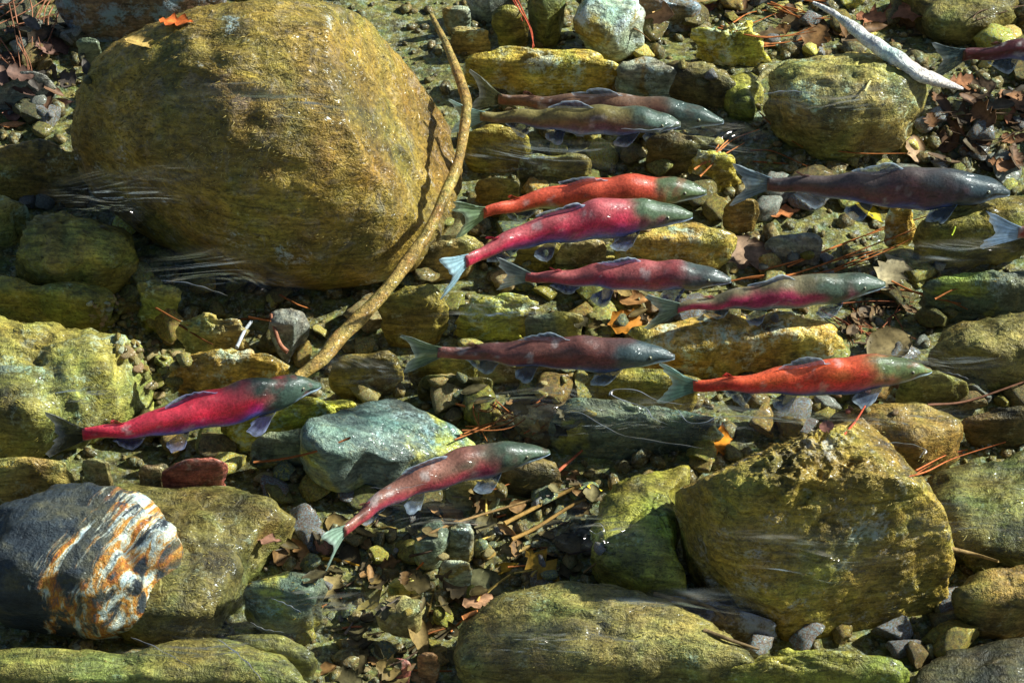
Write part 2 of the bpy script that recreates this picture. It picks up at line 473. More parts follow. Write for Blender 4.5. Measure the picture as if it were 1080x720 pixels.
def rock(name, label, outline, zc, up, dn, mat, seed, cat='rock', nang=60, rings=24, power=3.0, disp=0.11, rough=0.012, facets=0, peak=(0, 0), fur=0, fur_len=0.03, furcol=None, group=None, pits=0.0, ridged=0.0, growth=None, shear=(0, 0), tilt=(0, 0)):
    up, dn = up * 1.1, dn + 0.05
    P = np.array([at(u, v, zc)[:2] for u, v in outline])
    P = resample_closed(chaikin(P, 1 if power >= 3 else 2), nang)
    lo, hi = P.min(0), P.max(0)
    c = P.mean(0) + np.array(peak)
    size = float(np.sqrt(np.prod(hi - lo)))
    tt = np.linspace(0.0, math.pi, 2000)
    ps = np.abs(np.sin(tt)) ** (2 / power) * size * 0.5
    pz = np.sign(np.cos(tt)) * np.abs(np.cos(tt)) ** (2 / power)
    pz = np.where(pz > 0, pz * up, pz * dn)
    arc = np.concatenate([[0], np.cumsum(np.hypot(np.diff(ps), np.diff(pz)))])
    th = np.interp(np.linspace(0, arc[-1], rings), arc, tt)
    Vr = []
    for t in th:
        s = abs(math.sin(t)) ** (2 / power)
        z = abs(math.cos(t)) ** (2 / power)
        zz = z * up if t < math.pi / 2 else -z * dn
        s = max(s, 0.012)
        Vr.append(np.column_stack([c[0] + (P[:, 0] - c[0]) * s, c[1] + (P[:, 1] - c[1]) * s, np.full(nang, zc + zz)]))
    V = np.vstack(Vr)
    C = np.array([*P.mean(0), zc])
    r = np.random.default_rng(seed)
    off = r.uniform(-50, 50, 3)
    rough = rough * min(1.0, size / 0.30)
    D = V - C
    D = D / (np.linalg.norm(D, axis=1)[:, None] + 1e-6)
    V = V + D * (disp * size * fbm(V + off, 1.1 / size, 3, 0.5, seed))[:, None]
    if ridged:
        V = V + D * (ridged * (np.abs(fbm(V + off, 3.2 / size, 3, 0.55, seed + 9)) - 0.35))[:, None]
    for k in range(facets):
        nn = r.normal(size=3)
        nn[2] = abs(nn[2]) * 0.8 + 0.05
        nn /= np.linalg.norm(nn)
        d = (V - C) @ nn
        lim = np.max(d) * r.uniform(0.62, 0.86)
        ex = np.maximum(d - lim, 0)
        V = V - nn * (ex * 0.9)[:, None]
    V = V + D * (rough * fbm(V + off, 14, 4, 0.6, seed + 5))[:, None]
    V = V - D * (rough * 0.9 * np.clip(0.22 - np.abs(fbm(V * np.array([1, 1, 2.2]) + off, 3.5, 3, 0.55, seed + 8)), 0, 1) / 0.22)[:, None]
    if growth:
        gc = at(*growth[0], zc + up * 0.8)
        q = (V - gc) / np.array(growth[1])
        msk = np.clip(1.25 - np.linalg.norm(q, axis=1) + 0.35 * fbm(V + off, 9, 2, 0.5, 1), 0, 0.5) / 0.5
        bil = 0.8 - np.abs(fbm(V + off, 22, 3, 0.55, seed + 2)) * 2.3
        V = V + D * (growth[2] * msk * bil)[:, None]
    if pits:
        g = fbm(V + off, 26, 2, 0.5, seed + 3)
        V = V - D * (pits * np.clip(g - 0.15, 0, 1))[:, None]
    V[:, 0] += shear[0] * (V[:, 2] - zc)
    V[:, 1] += shear[1] * (V[:, 2] - zc)
    V[:, 2] += tilt[0] * (V[:, 0] - C[0]) + tilt[1] * (V[:, 1] - C[1])
    V = sway(V, 0.006 if size > 0.1 else 0.003)
    # fit the outline: scale and shift on the ground until the stone spans what it should
    ou = np.array(outline, dtype=float)
    tu0, tu1, tv0, tv1 = ou[:, 0].min(), ou[:, 0].max(), ou[:, 1].min(), ou[:, 1].max()
    for _ in range(4):
        u, v = proj(V)
        su = (tu1 - tu0) / (u.max() - u.min())
        sv = np.clip(((tv1 - tv0) - (v.max() - v.min())) / ((V[:, 1].max() - V[:, 1].min()) * 432 * 0.707) + 1, 0.7, 1.3)
        m = V.mean(0)
        V[:, 0] = m[0] + (V[:, 0] - m[0]) * su
        V[:, 1] = m[1] + (V[:, 1] - m[1]) * sv
        u, v = proj(V)
        V[:, 0] += ((tu0 + tu1) - (u.max() + u.min())) / 2 / 432
        V[:, 1] -= ((tv0 + tv1) - (v.max() + v.min())) / 2 / 432 / 0.707
    F = grid_faces(rings, nang, flip=True)
    F.append(tuple(range(nang)))
    F.append(tuple((rings - 1) * nang + k for k in range(nang))[::-1])
    C = np.array([V[:, 0].mean(), V[:, 1].mean(), max(zc - dn, -0.03)])
    F = [f[::-1] for f in F]
    o = mesh_obj(name, V, F, M[mat], loc=C)
    tag(o, label, cat, group)
    solid_collect(V, F)
    if fur:
        add_fur(o, V, nang, rings, fur, fur_len, furcol, seed, C)
    return o, V

def add_fur(o, V, nang, rings, count, length, fc, seed, C):
    """short filaments of algae lying along the flow on the upper side of a stone"""
    count = int(count * 0.42)
    r = np.random.default_rng(seed + 77)
    G = V.reshape(rings, nang, 3)
    A = G[:-1]; B = np.roll(G, -1, axis=1)[:-1]; Dn = G[1:]; E = np.roll(G, -1, axis=1)[1:]
    nr = np.cross(B - A, Dn - A)
    cen = (A + B + Dn + E) / 4
    area = np.linalg.norm(nr, axis=2)
    nr = -nr / (area[..., None] + 1e-12)
    out = cen - V.mean(0)
    nr *= np.sign((nr * out).sum(2))[..., None]
    w = area * np.clip(nr[..., 2] + 0.55, 0, 1)
    w = (w / w.sum()).ravel()
    idx = r.choice(len(w), count, p=w)
    a, b, d, e = (q.reshape(-1, 3)[idx] for q in (A, B, Dn, E))
    s, t = r.random((count, 1)), r.random((count, 1))
    P = (a * (1 - s) + b * s) * (1 - t) + (d * (1 - s) + e * s) * t
    nn = nr.reshape(-1, 3)[idx]
    flow = np.array([-1.0, -0.25, 0.0]) + 0.55 * np.stack([fbm(P, 6, 2, seed=seed + 1), fbm(P, 6, 2, seed=seed + 2), fbm(P, 6, 2, seed=seed + 4)], axis=1) + r.normal(scale=0.45, size=(count, 3))
    tg = flow - nn * (flow * nn).sum(1)[:, None]
    tg /= np.linalg.norm(tg, axis=1)[:, None] + 1e-9
    sd = np.cross(nn, tg)
    ln = length * 0.42 * r.uniform(0.4, 1.5, (count, 1))
    wd = r.uniform(0.0005, 0.0011, (count, 1))
    lift = r.uniform(0.04, 0.26, (count, 1))
    p0 = P - nn * 0.002
    p1 = P + tg * ln * 0.5 + nn * ln * lift * 0.8
    p2 = P + tg * ln + nn * ln * lift * 0.55
    VV = np.stack([p0 - sd * wd, p0 + sd * wd, p1 - sd * wd * 0.9, p1 + sd * wd * 0.9, p2], axis=1).reshape(-1, 3)
    k = np.arange(count)[:, None] * 5
    F = np.vstack([k + np.array([[0, 1, 3]]), k + np.array([[0, 3, 2]]), k + np.array([[2, 3, 4]])])
    fc = fc or ((0.10, 0.075, 0.012), (0.30, 0.20, 0.022), (0.46, 0.33, 0.05))
    f = np.clip(0.5 + 0.6 * fbm(P, 9, 3, seed=seed + 6) + r.normal(scale=0.32, size=count), 0, 1)[:, None]
    cc = np.where(f < 0.5, np.array(fc[0]) * (1 - 2 * f) + np.array(fc[1]) * 2 * f, np.array(fc[1]) * (2 - 2 * f) + np.array(fc[2]) * (2 * f - 1))
    cc = np.repeat(cc, 5, axis=0)
    me = bpy.data.meshes.new('algae')
    me.vertices.add(len(VV)); me.vertices.foreach_set('co', (VV - C).ravel())
    me.loops.add(len(F) * 3); me.loops.foreach_set('vertex_index', F.ravel().astype(np.int32))
    me.polygons.add(len(F)); me.polygons.foreach_set('loop_start', (np.arange(len(F)) * 3).astype(np.int32))
    me.update(calc_edges=True)
    at_ = me.color_attributes.new('Col', 'FLOAT_COLOR', 'POINT')
    c4 = np.ones((len(VV), 4), dtype=np.float32); c4[:, :3] = cc
    at_.data.foreach_set('color', c4.ravel())
    me.materials.append(M['fibre'])
    al = bpy.data.objects.new('algae', me)
    col.objects.link(al)
    al.parent = o
    al['kind'] = 'stuff'

GOLD = ((0.10, 0.07, 0.025), (0.32, 0.21, 0.04), (0.56, 0.42, 0.14))
OLV = ((0.06, 0.052, 0.02), (0.21, 0.165, 0.042), (0.42, 0.34, 0.11))
YEL = ((0.16, 0.13, 0.03), (0.44, 0.35, 0.07), (0.66, 0.58, 0.20))

# the two boulders that dominate the pool
big, bigV = rock('boulder', 'huge rounded golden brown boulder, the largest stone, upper part of the pool', [(74, 134), (80, 98), (112, 66), (180, 36), (258, 10), (330, -2), (398, 4), (448, 30), (476, 72), (488, 112), (485, 160), (470, 212), (446, 254), (412, 282), (368, 298), (300, 306), (245, 300), (196, 270), (150, 236), (112, 196), (84, 165)],
     0.13, 0.42, 0.20, 'gold', 21, nang=200, rings=110, power=2.3, shear=(-0.16, -0.10), disp=0.05, facets=1, rough=0.007, fur=26000, fur_len=0.030, furcol=GOLD)
moss, mossV = rock('boulder', 'mossy ochre boulder with knobbly growth on top, lower corner of the pool', [(710, 565), (720, 530), (745, 500), (775, 465), (810, 447), (850, 440), (890, 455), (930, 490), (960, 530), (985, 575), (1008, 610), (1000, 638), (960, 665), (900, 680), (840, 682), (780, 662), (735, 640), (712, 600)],
     0.08, 0.29, 0.14, 'moss', 33, nang=420, rings=260, power=2.9, shear=(-0.12, -0.12), disp=0.07, rough=0.007, facets=4, growth=((850, 510), (0.19, 0.16, 0.17), 0.010), fur=13000, fur_len=0.026, furcol=GOLD)
rock('boulder', 'dark slate boulder veined with white and rusty orange bands', [(-30, 560), (20, 530), (60, 512), (95, 508), (130, 520), (165, 535), (188, 560), (194, 590), (185, 612), (160, 635), (140, 662), (100, 675), (50, 672), (0, 665), (-30, 655)],
     0.10, 0.14, 0.12, 'banded', 41, nang=110, rings=50, power=2.6, disp=0.05, rough=0.008, ridged=0.010)
rock('boulder', 'broad olive boulder at the bottom edge with white flecks', [(478, 700), (484, 670), (510, 640), (550, 618), (590, 612), (640, 622), (700, 650), (740, 680), (780, 712), (800, 760), (478, 760)],
     0.04, 0.08, 0.12, 'dim', 52, nang=110, rings=44, power=3.0, disp=0.05, rough=0.010, fur=9000, fur_len=0.024, furcol=OLV)

# (name, label, outline, zc, up, dn, material, extra)
R = [
 ('rock', 'dull brown rock with blue grey top behind the huge boulder, orange leaf beside it', [(58, -25), (60, 15), (75, 38), (110, 49), (160, 47), (188, 38), (212, 20), (238, 4), (240, -25)], 0.06, 0.10, 0.08, 'brown', {}),
 ('stone', 'small green pebble in the dark gap above the huge boulder', [(80, 58), (84, 50), (96, 47), (108, 52), (107, 62), (96, 67), (84, 66)], 0.05, 0.03, 0.03, 'teal', {}),
 ('rock', 'grey purple rock in shade at the edge among fallen needles', [(-25, 92), (10, 90), (40, 84), (60, 88), (50, 104), (30, 118), (0, 120), (-25, 118)], 0.03, 0.04, 0.06, 'grey', dict(facets=2)),
 ('rock', 'squared olive rock by the boulder shadow, thin dark crack beneath it', [(-25, 165), (0, 155), (38, 152), (58, 185), (75, 208), (95, 224), (62, 222), (30, 210), (0, 206), (-25, 206)], 0.08, 0.06, 0.10, 'olive', dict(facets=3, fur=500, power=3.2)),
 ('rock', 'yellow green rock wedged at the edge between two olive rocks', [(-25, 213), (8, 211), (32, 222), (24, 240), (12, 262), (-25, 264)], 0.04, 0.05, 0.08, 'slab', {}),
 ('rock', 'blunt olive rock with an ochre ledge beside the boulder shadow', [(20, 260), (16, 236), (45, 222), (75, 227), (105, 244), (130, 264), (147, 285), (130, 300), (105, 313), (75, 326), (50, 324), (30, 306), (20, 285)], 0.07, 0.08, 0.10, 'olive', dict(facets=3, fur=1300, furcol=OLV, power=3.0, ridged=0.02)),
 ('rock', 'long low olive slab ending in the gravel pocket', [(-25, 288), (0, 300), (40, 320), (70, 330), (100, 313), (124, 328), (120, 350), (100, 359), (60, 350), (20, 338), (-25, 328)], 0.03, 0.04, 0.08, 'olive', dict(power=3.2, fur=500)),
 ('rock', 'broad cracked yellow green slab behind the crimson salmon tail', [(-35, 330), (0, 336), (40, 350), (85, 361), (130, 372), (156, 386), (168, 410), (152, 432), (122, 442), (80, 456), (70, 472), (30, 486), (-35, 490)], 0.04, 0.07, 0.10, 'slab', dict(facets=2, fur=1800, furcol=YEL, power=3.2, ridged=0.05, nang=90, rings=40)),
 ('rock', 'pale knobbly rock in the boulder shadow above the gravel pocket', [(148, 302), (163, 297), (178, 314), (192, 330), (188, 350), (162, 347), (144, 330)], 0.04, 0.05, 0.06, 'slab', dict(ridged=0.03)),
 ('rock', 'lumpy ochre rock with rusty sticks lying on it', [(185, 350), (205, 338), (232, 337), (252, 345), (264, 365), (252, 384), (215, 388), (190, 372)], 0.04, 0.05, 0.06, 'slab', dict(ridged=0.04)),
 ('rock', 'pointed grey green slab beside the curved root foot', [(283, 340), (300, 330), (322, 325), (327, 340), (314, 366), (302, 384), (288, 364)], 0.04, 0.03, 0.06, 'grey', dict(facets=3, power=5)),
 ('rock', 'low yellow ridge of rock above the crimson salmon back', [(175, 400), (220, 386), (262, 380), (306, 390), (302, 405), (270, 420), (230, 428), (185, 424)], 0.04, 0.05, 0.06, 'yellow', dict(ridged=0.03)),
 ('rock', 'bright yellow flat rock under the crimson salmon head', [(222, 455), (260, 440), (300, 422), (345, 416), (392, 428), (362, 450), (335, 456), (300, 466), (270, 482), (232, 482)], 0.03, 0.04, 0.06, 'yellow', dict(ridged=0.03, power=3)),
 ('rock', 'thin grey wedge of slate touching the teal slab', [(263, 488), (275, 470), (300, 458), (336, 452), (328, 470), (312, 492), (282, 496)], 0.03, 0.03, 0.05, 'teal', dict(facets=3, power=5)),
 ('rock', 'big flat teal blue slab in the middle, yellow green on one side', [(316, 492), (340, 466), (380, 440), (410, 422), (440, 419), (470, 436), (492, 460), (504, 478), (470, 494), (440, 504), (410, 520), (385, 513), (362, 527), (340, 529), (322, 513)], 0.05, 0.05, 0.09, 'tealgold', dict(facets=2, power=6, nang=110, rings=34, disp=0.03, rough=0.006, tilt=(-0.22, -0.12))),
 ('rock', 'upright rounded olive stone between the root and the salmon tails', [(398, 357), (412, 335), (425, 315), (440, 304), (462, 303), (474, 318), (473, 340), (463, 362), (440, 369), (415, 366)], 0.06, 0.07, 0.08, 'olive', dict(fur=700, power=2.6)),
 ('rock', 'jagged yellow rock just above the dark brown salmon tail', [(478, 348), (498, 322), (530, 319), (550, 334), (572, 340), (556, 356), (520, 364), (488, 364)], 0.03, 0.05, 0.06, 'yellow', dict(ridged=0.04, facets=2)),
 ('rock', 'dark olive rock at the foot of the curved root', [(346, 390), (380, 374), (405, 384), (426, 396), (416, 411), (390, 418), (358, 414)], 0.04, 0.04, 0.06, 'olive', dict(facets=2)),
 ('rock', 'small olive rock under the dark brown salmon tail', [(430, 396), (450, 382), (485, 380), (506, 390), (500, 401), (470, 406), (440, 404)], 0.03, 0.03, 0.05, 'olive', {}),
 ('rock', 'flat orange brown stone under the dark brown salmon belly', [(503, 401), (515, 387), (545, 383), (580, 386), (606, 392), (600, 406), (540, 410), (510, 408)], 0.03, 0.03, 0.05, 'tan', dict(facets=2)),
 ('rock', 'pale green stone between two salmon in the middle', [(553, 352), (575, 338), (610, 337), (616, 352), (590, 364), (558, 364)], 0.03, 0.03, 0.05, 'teal', {}),
 ('rock', 'olive rock behind the flat teal slab', [(440, 416), (460, 405), (500, 404), (520, 414), (505, 424), (462, 425)], 0.02, 0.03, 0.05, 'dim', {}),
 ('stone', 'small pale rock beside the top of the curved root', [(466, 26), (475, 16), (490, 14), (497, 24), (490, 35), (474, 38)], 0.03, 0.02, 0.05, 'pale', dict(facets=3, power=4)),
 ('stone', 'pale striped stone above the wide olive rock', [(474, 50), (482, 38), (500, 33), (516, 42), (518, 54), (500, 60), (482, 60)], 0.03, 0.02, 0.05, 'slab', dict(facets=3, power=4)),
 ('stone', 'round olive stone crossed by red needles at the top', [(518, 36), (526, 20), (542, 14), (556, 24), (558, 42), (545, 52), (526, 50)], 0.05, 0.05, 0.05, 'olive', {}),
 ('rock', 'blue grey rock at the top edge beside the round olive stone', [(490, -20), (492, 10), (510, 26), (528, 18), (545, 4), (548, -20)], 0.04, 0.04, 0.05, 'grey', {}),
 ('rock', 'dark brown rock at the top edge touching the pale upright rock', [(556, -22), (558, 14), (563, 40), (578, 52), (592, 46), (597, 20), (592, -5), (585, -22)], 0.05, 0.06, 0.06, 'dim', {}),
 ('rock', 'wide olive yellow rock behind the topmost pair of salmon', [(488, 78), (500, 61), (540, 54), (582, 53), (622, 60), (642, 75), (654, 100), (600, 112), (540, 112), (500, 102)], 0.05, 0.06, 0.08, 'yellow', dict(fur=1500, furcol=YEL, nang=80, rings=34, power=2.8)),
 ('rock', 'tall pale blue and olive rock at the top edge', [(606, -25), (604, 20), (612, 45), (640, 67), (668, 56), (681, 45), (674, 25), (662, 4), (656, -25)], 0.07, 0.07, 0.08, 'pale', dict(facets=2)),
 ('rock', 'pale mottled rock above the heads of the topmost salmon pair', [(648, 80), (668, 60), (690, 64), (706, 85), (714, 110), (690, 114), (654, 110)], 0.05, 0.05, 0.07, 'pale', dict(facets=1)),
 ('rock', 'reddish brown flat rock at the top beside the tall pale rock', [(668, 12), (690, -8), (725, -5), (740, 14), (735, 34), (700, 44), (676, 34)], 0.02, 0.03, 0.05, 'brown', dict(facets=2)),
 ('rock', 'grey rock with faint specks behind the topmost salmon noses', [(690, 78), (712, 64), (745, 66), (770, 84), (778, 112), (762, 126), (724, 112), (704, 100)], 0.03, 0.05, 0.06, 'dim', {}),
 ('rock', 'lumpy yellow moss covered rock near the top', [(728, 48), (742, 34), (770, 33), (800, 46), (815, 62), (800, 74), (760, 70), (735, 60)], 0.04, 0.05, 0.05, 'yellow', dict(ridged=0.05, fur=500, furcol=YEL)),
 ('rock', 'olive rock beside the round green boulder and topmost salmon noses', [(762, 84), (790, 76), (806, 84), (802, 112), (795, 135), (770, 130), (760, 108)], 0.02, 0.03, 0.05, 'olive', {}),
 ('rock', 'round green and yellow boulder below the bleached branch', [(804, 108), (814, 86), (850, 68), (900, 55), (945, 65), (970, 85), (979, 115), (970, 142), (955, 160), (930, 170), (890, 173), (850, 166), (820, 142)], 0.08, 0.10, 0.12, 'slab', dict(fur=3500, furcol=OLV, nang=100, rings=44, disp=0.05)),
 ('rock', 'flat olive rock in the corner above the edge salmon', [(945, -25), (960, 10), (980, 40), (1020, 52), (1060, 46), (1075, 20), (1075, -25)], 0.02, 0.04, 0.06, 'dim', {}),
 ('rock', 'yellow green rock under the heads of the two scarlet salmon', [(645, 270), (672, 242), (715, 230), (752, 243), (778, 262), (772, 286), (742, 298), (690, 294), (656, 288)], 0.05, 0.06, 0.08, 'yellow', dict(fur=500, furcol=YEL, power=2.8)),
 ('rock', 'slate grey rock beside the pinkish brown leaf', [(806, 262), (820, 250), (855, 252), (868, 268), (858, 288), (820, 290), (806, 280)], 0.02, 0.03, 0.05, 'grey', dict(facets=2)),
 ('stone', 'olive stone beside the orange lobed leaf', [(762, 236), (775, 222), (792, 217), (801, 226), (797, 240), (778, 244)], 0.04, 0.04, 0.05, 'olive', dict(facets=2)),
 ('stone', 'bright yellow rounded stone under the dark purple salmon', [(932, 246), (940, 228), (955, 224), (966, 232), (962, 246), (945, 254)], 0.05, 0.03, 0.04, 'yellow', dict(disp=0.16)),
 ('rock', 'wide olive rock under the tail entering at the edge', [(962, 268), (985, 240), (1005, 222), (1040, 211), (1110, 206), (1110, 262), (1050, 272), (1010, 280), (972, 284)], 0.06, 0.06, 0.08, 'olive', dict(fur=900, furcol=OLV)),
 ('rock', 'mottled green rock below the wide olive rock at the edge', [(968, 302), (1000, 287), (1040, 286), (1110, 290), (1110, 346), (1060, 346), (1015, 340), (975, 326)], 0.03, 0.05, 0.07, 'teal', dict(fur=300)),
 ('rock', 'bright yellow flat rock carrying a clear salmon shadow', [(655, 372), (690, 344), (725, 334), (780, 328), (840, 330), (880, 345), (892, 365), (872, 380), (820, 388), (770, 402), (738, 408), (690, 400)], 0.05, 0.06, 0.08, 'yellow', dict(fur=900, furcol=YEL, nang=90, rings=36, ridged=0.03, power=3.0)),
 ('rock', 'rounded olive rock under the tail of the orange red salmon', [(616, 425), (640, 397), (680, 388), (716, 402), (742, 432), (700, 444), (655, 444)], 0.04, 0.05, 0.07, 'olive', dict(fur=500)),
 ('rock', 'large blue green slab with ripples over it in the middle', [(578, 455), (590, 428), (620, 420), (660, 430), (710, 438), (748, 444), (764, 466), (744, 482), (690, 497), (640, 505), (600, 498), (580, 478)], 0.04, 0.06, 0.09, 'teal', dict(fur=1200, furcol=OLV, nang=90, rings=36, power=4.2, facets=3)),
 ('rock', 'olive slab lying in front of the mossy boulder shadow', [(640, 515), (690, 496), (728, 490), (724, 512), (704, 534), (694, 572), (704, 612), (722, 642), (682, 656), (640, 624), (622, 592), (638, 550)], 0.05, 0.05, 0.09, 'olive', dict(fur=2600, furcol=OLV, nang=90, rings=36, power=3.2)),
 ('rock', 'dim olive boulder at the side edge beside the mossy boulder', [(972, 548), (985, 520), (1010, 500), (1050, 485), (1110, 472), (1110, 606), (1050, 600), (1000, 578)], 0.05, 0.07, 0.09, 'dim', dict(fur=1800, furcol=OLV, nang=80, rings=34)),
 ('rock', 'flat olive rock behind the mossy boulder top', [(872, 448), (915, 430), (965, 424), (1006, 438), (1016, 468), (1002, 492), (962, 506), (925, 492)], 0.04, 0.05, 0.07, 'olive', dict(fur=1100, furcol=OLV, power=3.0)),
 ('rock', 'dark green rock just under the orange red salmon snout', [(942, 416), (970, 400), (1002, 404), (1022, 415), (1012, 430), (980, 434), (950, 430)], 0.04, 0.04, 0.06, 'dim', dict(facets=2)),
 ('rock', 'large smooth olive rock at the edge beyond the orange red salmon snout', [(978, 395), (1000, 365), (1030, 350), (1110, 328), (1110, 428), (1040, 427), (996, 416)], 0.05, 0.06, 0.08, 'dim', dict(fur=1400, furcol=OLV, nang=80)),
 ('rock', 'low brown green rock at the side edge with a red needle on it', [(1012, 448), (1040, 433), (1110, 430), (1110, 478), (1040, 482), (1016, 470)], 0.02, 0.04, 0.06, 'dim', dict(fur=300, furcol=OLV)),
 ('rock', 'olive rock in the lower corner half in deep shade', [(1003, 645), (1020, 615), (1060, 600), (1110, 594), (1110, 672), (1050, 676), (1012, 668)], 0.05, 0.06, 0.08, 'olive', dict(fur=700, furcol=OLV)),
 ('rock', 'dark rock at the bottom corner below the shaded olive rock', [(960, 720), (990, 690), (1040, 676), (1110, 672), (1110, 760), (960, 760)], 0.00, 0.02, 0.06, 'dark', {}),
 ('rock', 'low wide olive rock along the bottom edge under the mossy boulder', [(690, 694), (760, 684), (850, 690), (935, 688), (960, 712), (950, 760), (760, 760)], 0.02, 0.06, 0.08, 'olive', dict(fur=1400, furcol=OLV, nang=80)),
 ('rock', 'flat brown rock between the mossy boulder and the olive slab', [(690, 640), (715, 628), (760, 648), (800, 672), (820, 690), (770, 692), (720, 680)], 0.03, 0.03, 0.06, 'brown', dict(facets=2)),
 ('rock', 'wide flat olive slab beside the banded boulder', [(105, 530), (150, 516), (205, 511), (262, 515), (306, 521), (312, 542), (290, 580), (254, 606), (248, 640), (215, 684), (150, 688), (115, 680)], 0.03, 0.05, 0.08, 'dim', dict(fur=3800, furcol=OLV, nang=100, rings=40, power=5.0, disp=0.05, facets=2)),
 ('rock', 'dim olive and purple grey rock along the bottom corner', [(-35, 684), (60, 677), (150, 674), (232, 672), (292, 692), (322, 722), (335, 760), (-35, 760)], 0.03, 0.06, 0.08, 'dim', dict(fur=2600, furcol=OLV, nang=90, rings=36, power=3.0)),
 ('rock', 'olive yellow rock at the edge behind the banded boulder', [(-35, 486), (0, 489), (50, 494), (90, 497), (72, 516), (40, 532), (-35, 552)], 0.06, 0.06, 0.10, 'slab', dict(fur=500, facets=2)),
 ('rock', 'rough brick red stone under the crimson salmon belly', [(170, 526), (180, 505), (205, 488), (232, 489), (241, 510), (236, 524), (200, 529)], 0.06, 0.05, 0.07, 'red', dict(facets=2)),
 ('stone', 'flat tan stone left of the brick red stone', [(146, 512), (158, 498), (180, 492), (178, 508), (166, 526), (150, 526)], 0.04, 0.03, 0.05, 'tan', {}),
 ('stone', 'beige stone touching the top of the banded boulder', [(86, 512), (92, 498), (108, 495), (120, 505), (112, 516)], 0.10, 0.03, 0.06, 'tan', {}),
 ('rock', 'olive rock with green sheen and pale streaks near the fallen oval leaf', [(256, 642), (270, 620), (300, 605), (326, 602), (343, 620), (346, 646), (330, 666), (300, 672), (270, 662)], 0.05, 0.05, 0.07, 'teal', dict(fur=300, facets=1)),
 ('rock', 'flat grey brown rock in shade below the green sheen rock', [(236, 672), (262, 668), (310, 678), (335, 700), (330, 725), (285, 712), (250, 694)], 0.03, 0.03, 0.05, 'dim', {}),
 ('stone', 'upright chalky white stone standing in the leaf litter', [(470, 575), (474, 556), (486, 551), (497, 560), (500, 582), (494, 598), (478, 598)], 0.04, 0.02, 0.06, 'pale', dict(facets=3, power=4)),
 ('stone', 'pale blue stone below the chalky white stone', [(462, 612), (470, 599), (486, 596), (498, 604), (496, 616), (478, 621)], 0.04, 0.015, 0.05, 'pale', dict(facets=3, power=4)),
 ('stone', 'dark slate stone beside the chalky white stone', [(436, 585), (448, 556), (470, 548), (474, 572), (470, 598), (446, 602)], 0.03, 0.03, 0.05, 'teal', dict(facets=2)),
 ('stone', 'flat round beige disc of stone in the leaf litter', [(396, 650), (402, 634), (420, 627), (438, 632), (449, 648), (444, 664), (426, 673), (405, 666)], 0.05, 0.02, 0.04, 'tan', dict(power=3.4)),
 ('stone', 'green tinted stone half under the beige stone disc', [(408, 632), (418, 614), (436, 611), (447, 622), (446, 640), (428, 640)], 0.04, 0.02, 0.04, 'teal', {}),
 ('stone', 'rusty red lump of stone at the bottom edge of the litter', [(398, 714), (402, 702), (418, 698), (432, 706), (434, 722), (420, 732), (402, 730)], 0.05, 0.03, 0.04, 'red', {}),
 ('stone', 'small maroon stone near the bottom edge of the litter', [(440, 706), (446, 695), (456, 694), (464, 704), (460, 714), (446, 716)], 0.05, 0.03, 0.04, 'red', {}),
 ('rock', 'dark rock in the shadow of the topmost salmon pair', [(680, 160), (700, 144), (738, 142), (760, 160), (745, 180), (710, 190), (686, 182)], 0.03, 0.04, 0.06, 'dim', {}),
 ('rock', 'yellow stone under the needles near the dark purple salmon tail', [(725, 180), (740, 164), (765, 162), (782, 176), (775, 200), (750, 210), (732, 200)], 0.03, 0.05, 0.06, 'yellow', dict(ridged=0.02)),
 ('rock', 'olive yellow rock in front of the topmost salmon pair shadow', [(545, 185), (565, 172), (600, 170), (625, 180), (610, 196), (570, 200)], 0.02, 0.04, 0.06, 'slab', {}),
 ('rock', 'dark olive rock right of the curved root, under salmon shadows', [(488, 152), (510, 140), (540, 146), (560, 162), (545, 180), (508, 182), (490, 170)], 0.02, 0.04, 0.06, 'olive', {}),
 ('rock', 'pale yellow rock beside the bend of the curved root', [(428, 292), (445, 262), (480, 248), (508, 254), (506, 274), (474, 288), (445, 298)], 0.03, 0.04, 0.06, 'slab', dict(facets=1)),
 ('rock', 'rusty yellow stone under the magenta red salmon', [(585, 282), (600, 262), (625, 256), (640, 270), (630, 288), (605, 292)], 0.03, 0.03, 0.05, 'tan', {}),
 ('rock', 'olive stone under the belly of the magenta red salmon', [(540, 276), (560, 264), (585, 266), (592, 280), (570, 292), (545, 290)], 0.02, 0.03, 0.05, 'olive', {}),
 ('rock', 'olive rock beside the curved root, below the scarlet tails', [(500, 206), (515, 194), (540, 198), (548, 212), (530, 222), (508, 220)], 0.02, 0.03, 0.05, 'olive', {}),
 ('rock', 'flat grey green stone under the snout of the brown salmon', [(520, 500), (535, 486), (570, 482), (592, 494), (586, 520), (555, 532), (525, 522)], 0.02, 0.03, 0.05, 'dim', {}),
 ('rock', 'flat teal stone under the belly of the brown salmon', [(470, 528), (490, 514), (522, 512), (530, 526), (505, 540), (478, 540)], 0.02, 0.03, 0.05, 'teal', {}),
 ('rock', 'tan brown rock in the litter below the teal slab', [(545, 440), (565, 424), (590, 430), (585, 458), (560, 470), (542, 458)], 0.02, 0.03, 0.05, 'tan', {}),
]
for i, (nm, lb, ol, zc, up, dn, mt, ex) in enumerate(R):
    rock(nm, lb, ol, zc, up, dn, mt, 100 + i, cat='rock' if nm == 'rock' else 'stone', **ex)

# ------------------------------------------------------------------ gravel: countless pebbles as one mass
bm = bmesh.new()
bmesh.ops.create_icosphere(bm, subdivisions=2, radius=1.0)
ICO2 = (np.array([v.co[:] for v in bm.verts]), np.array([[v.index for v in f.verts] for f in bm.faces]))
bm.free()
bm = bmesh.new()
bmesh.ops.create_icosphere(bm, subdivisions=1, radius=1.0)
ICO1 = (np.array([v.co[:] for v in bm.verts]), np.array([[v.index for v in f.verts] for f in bm.faces]))
bm.free()

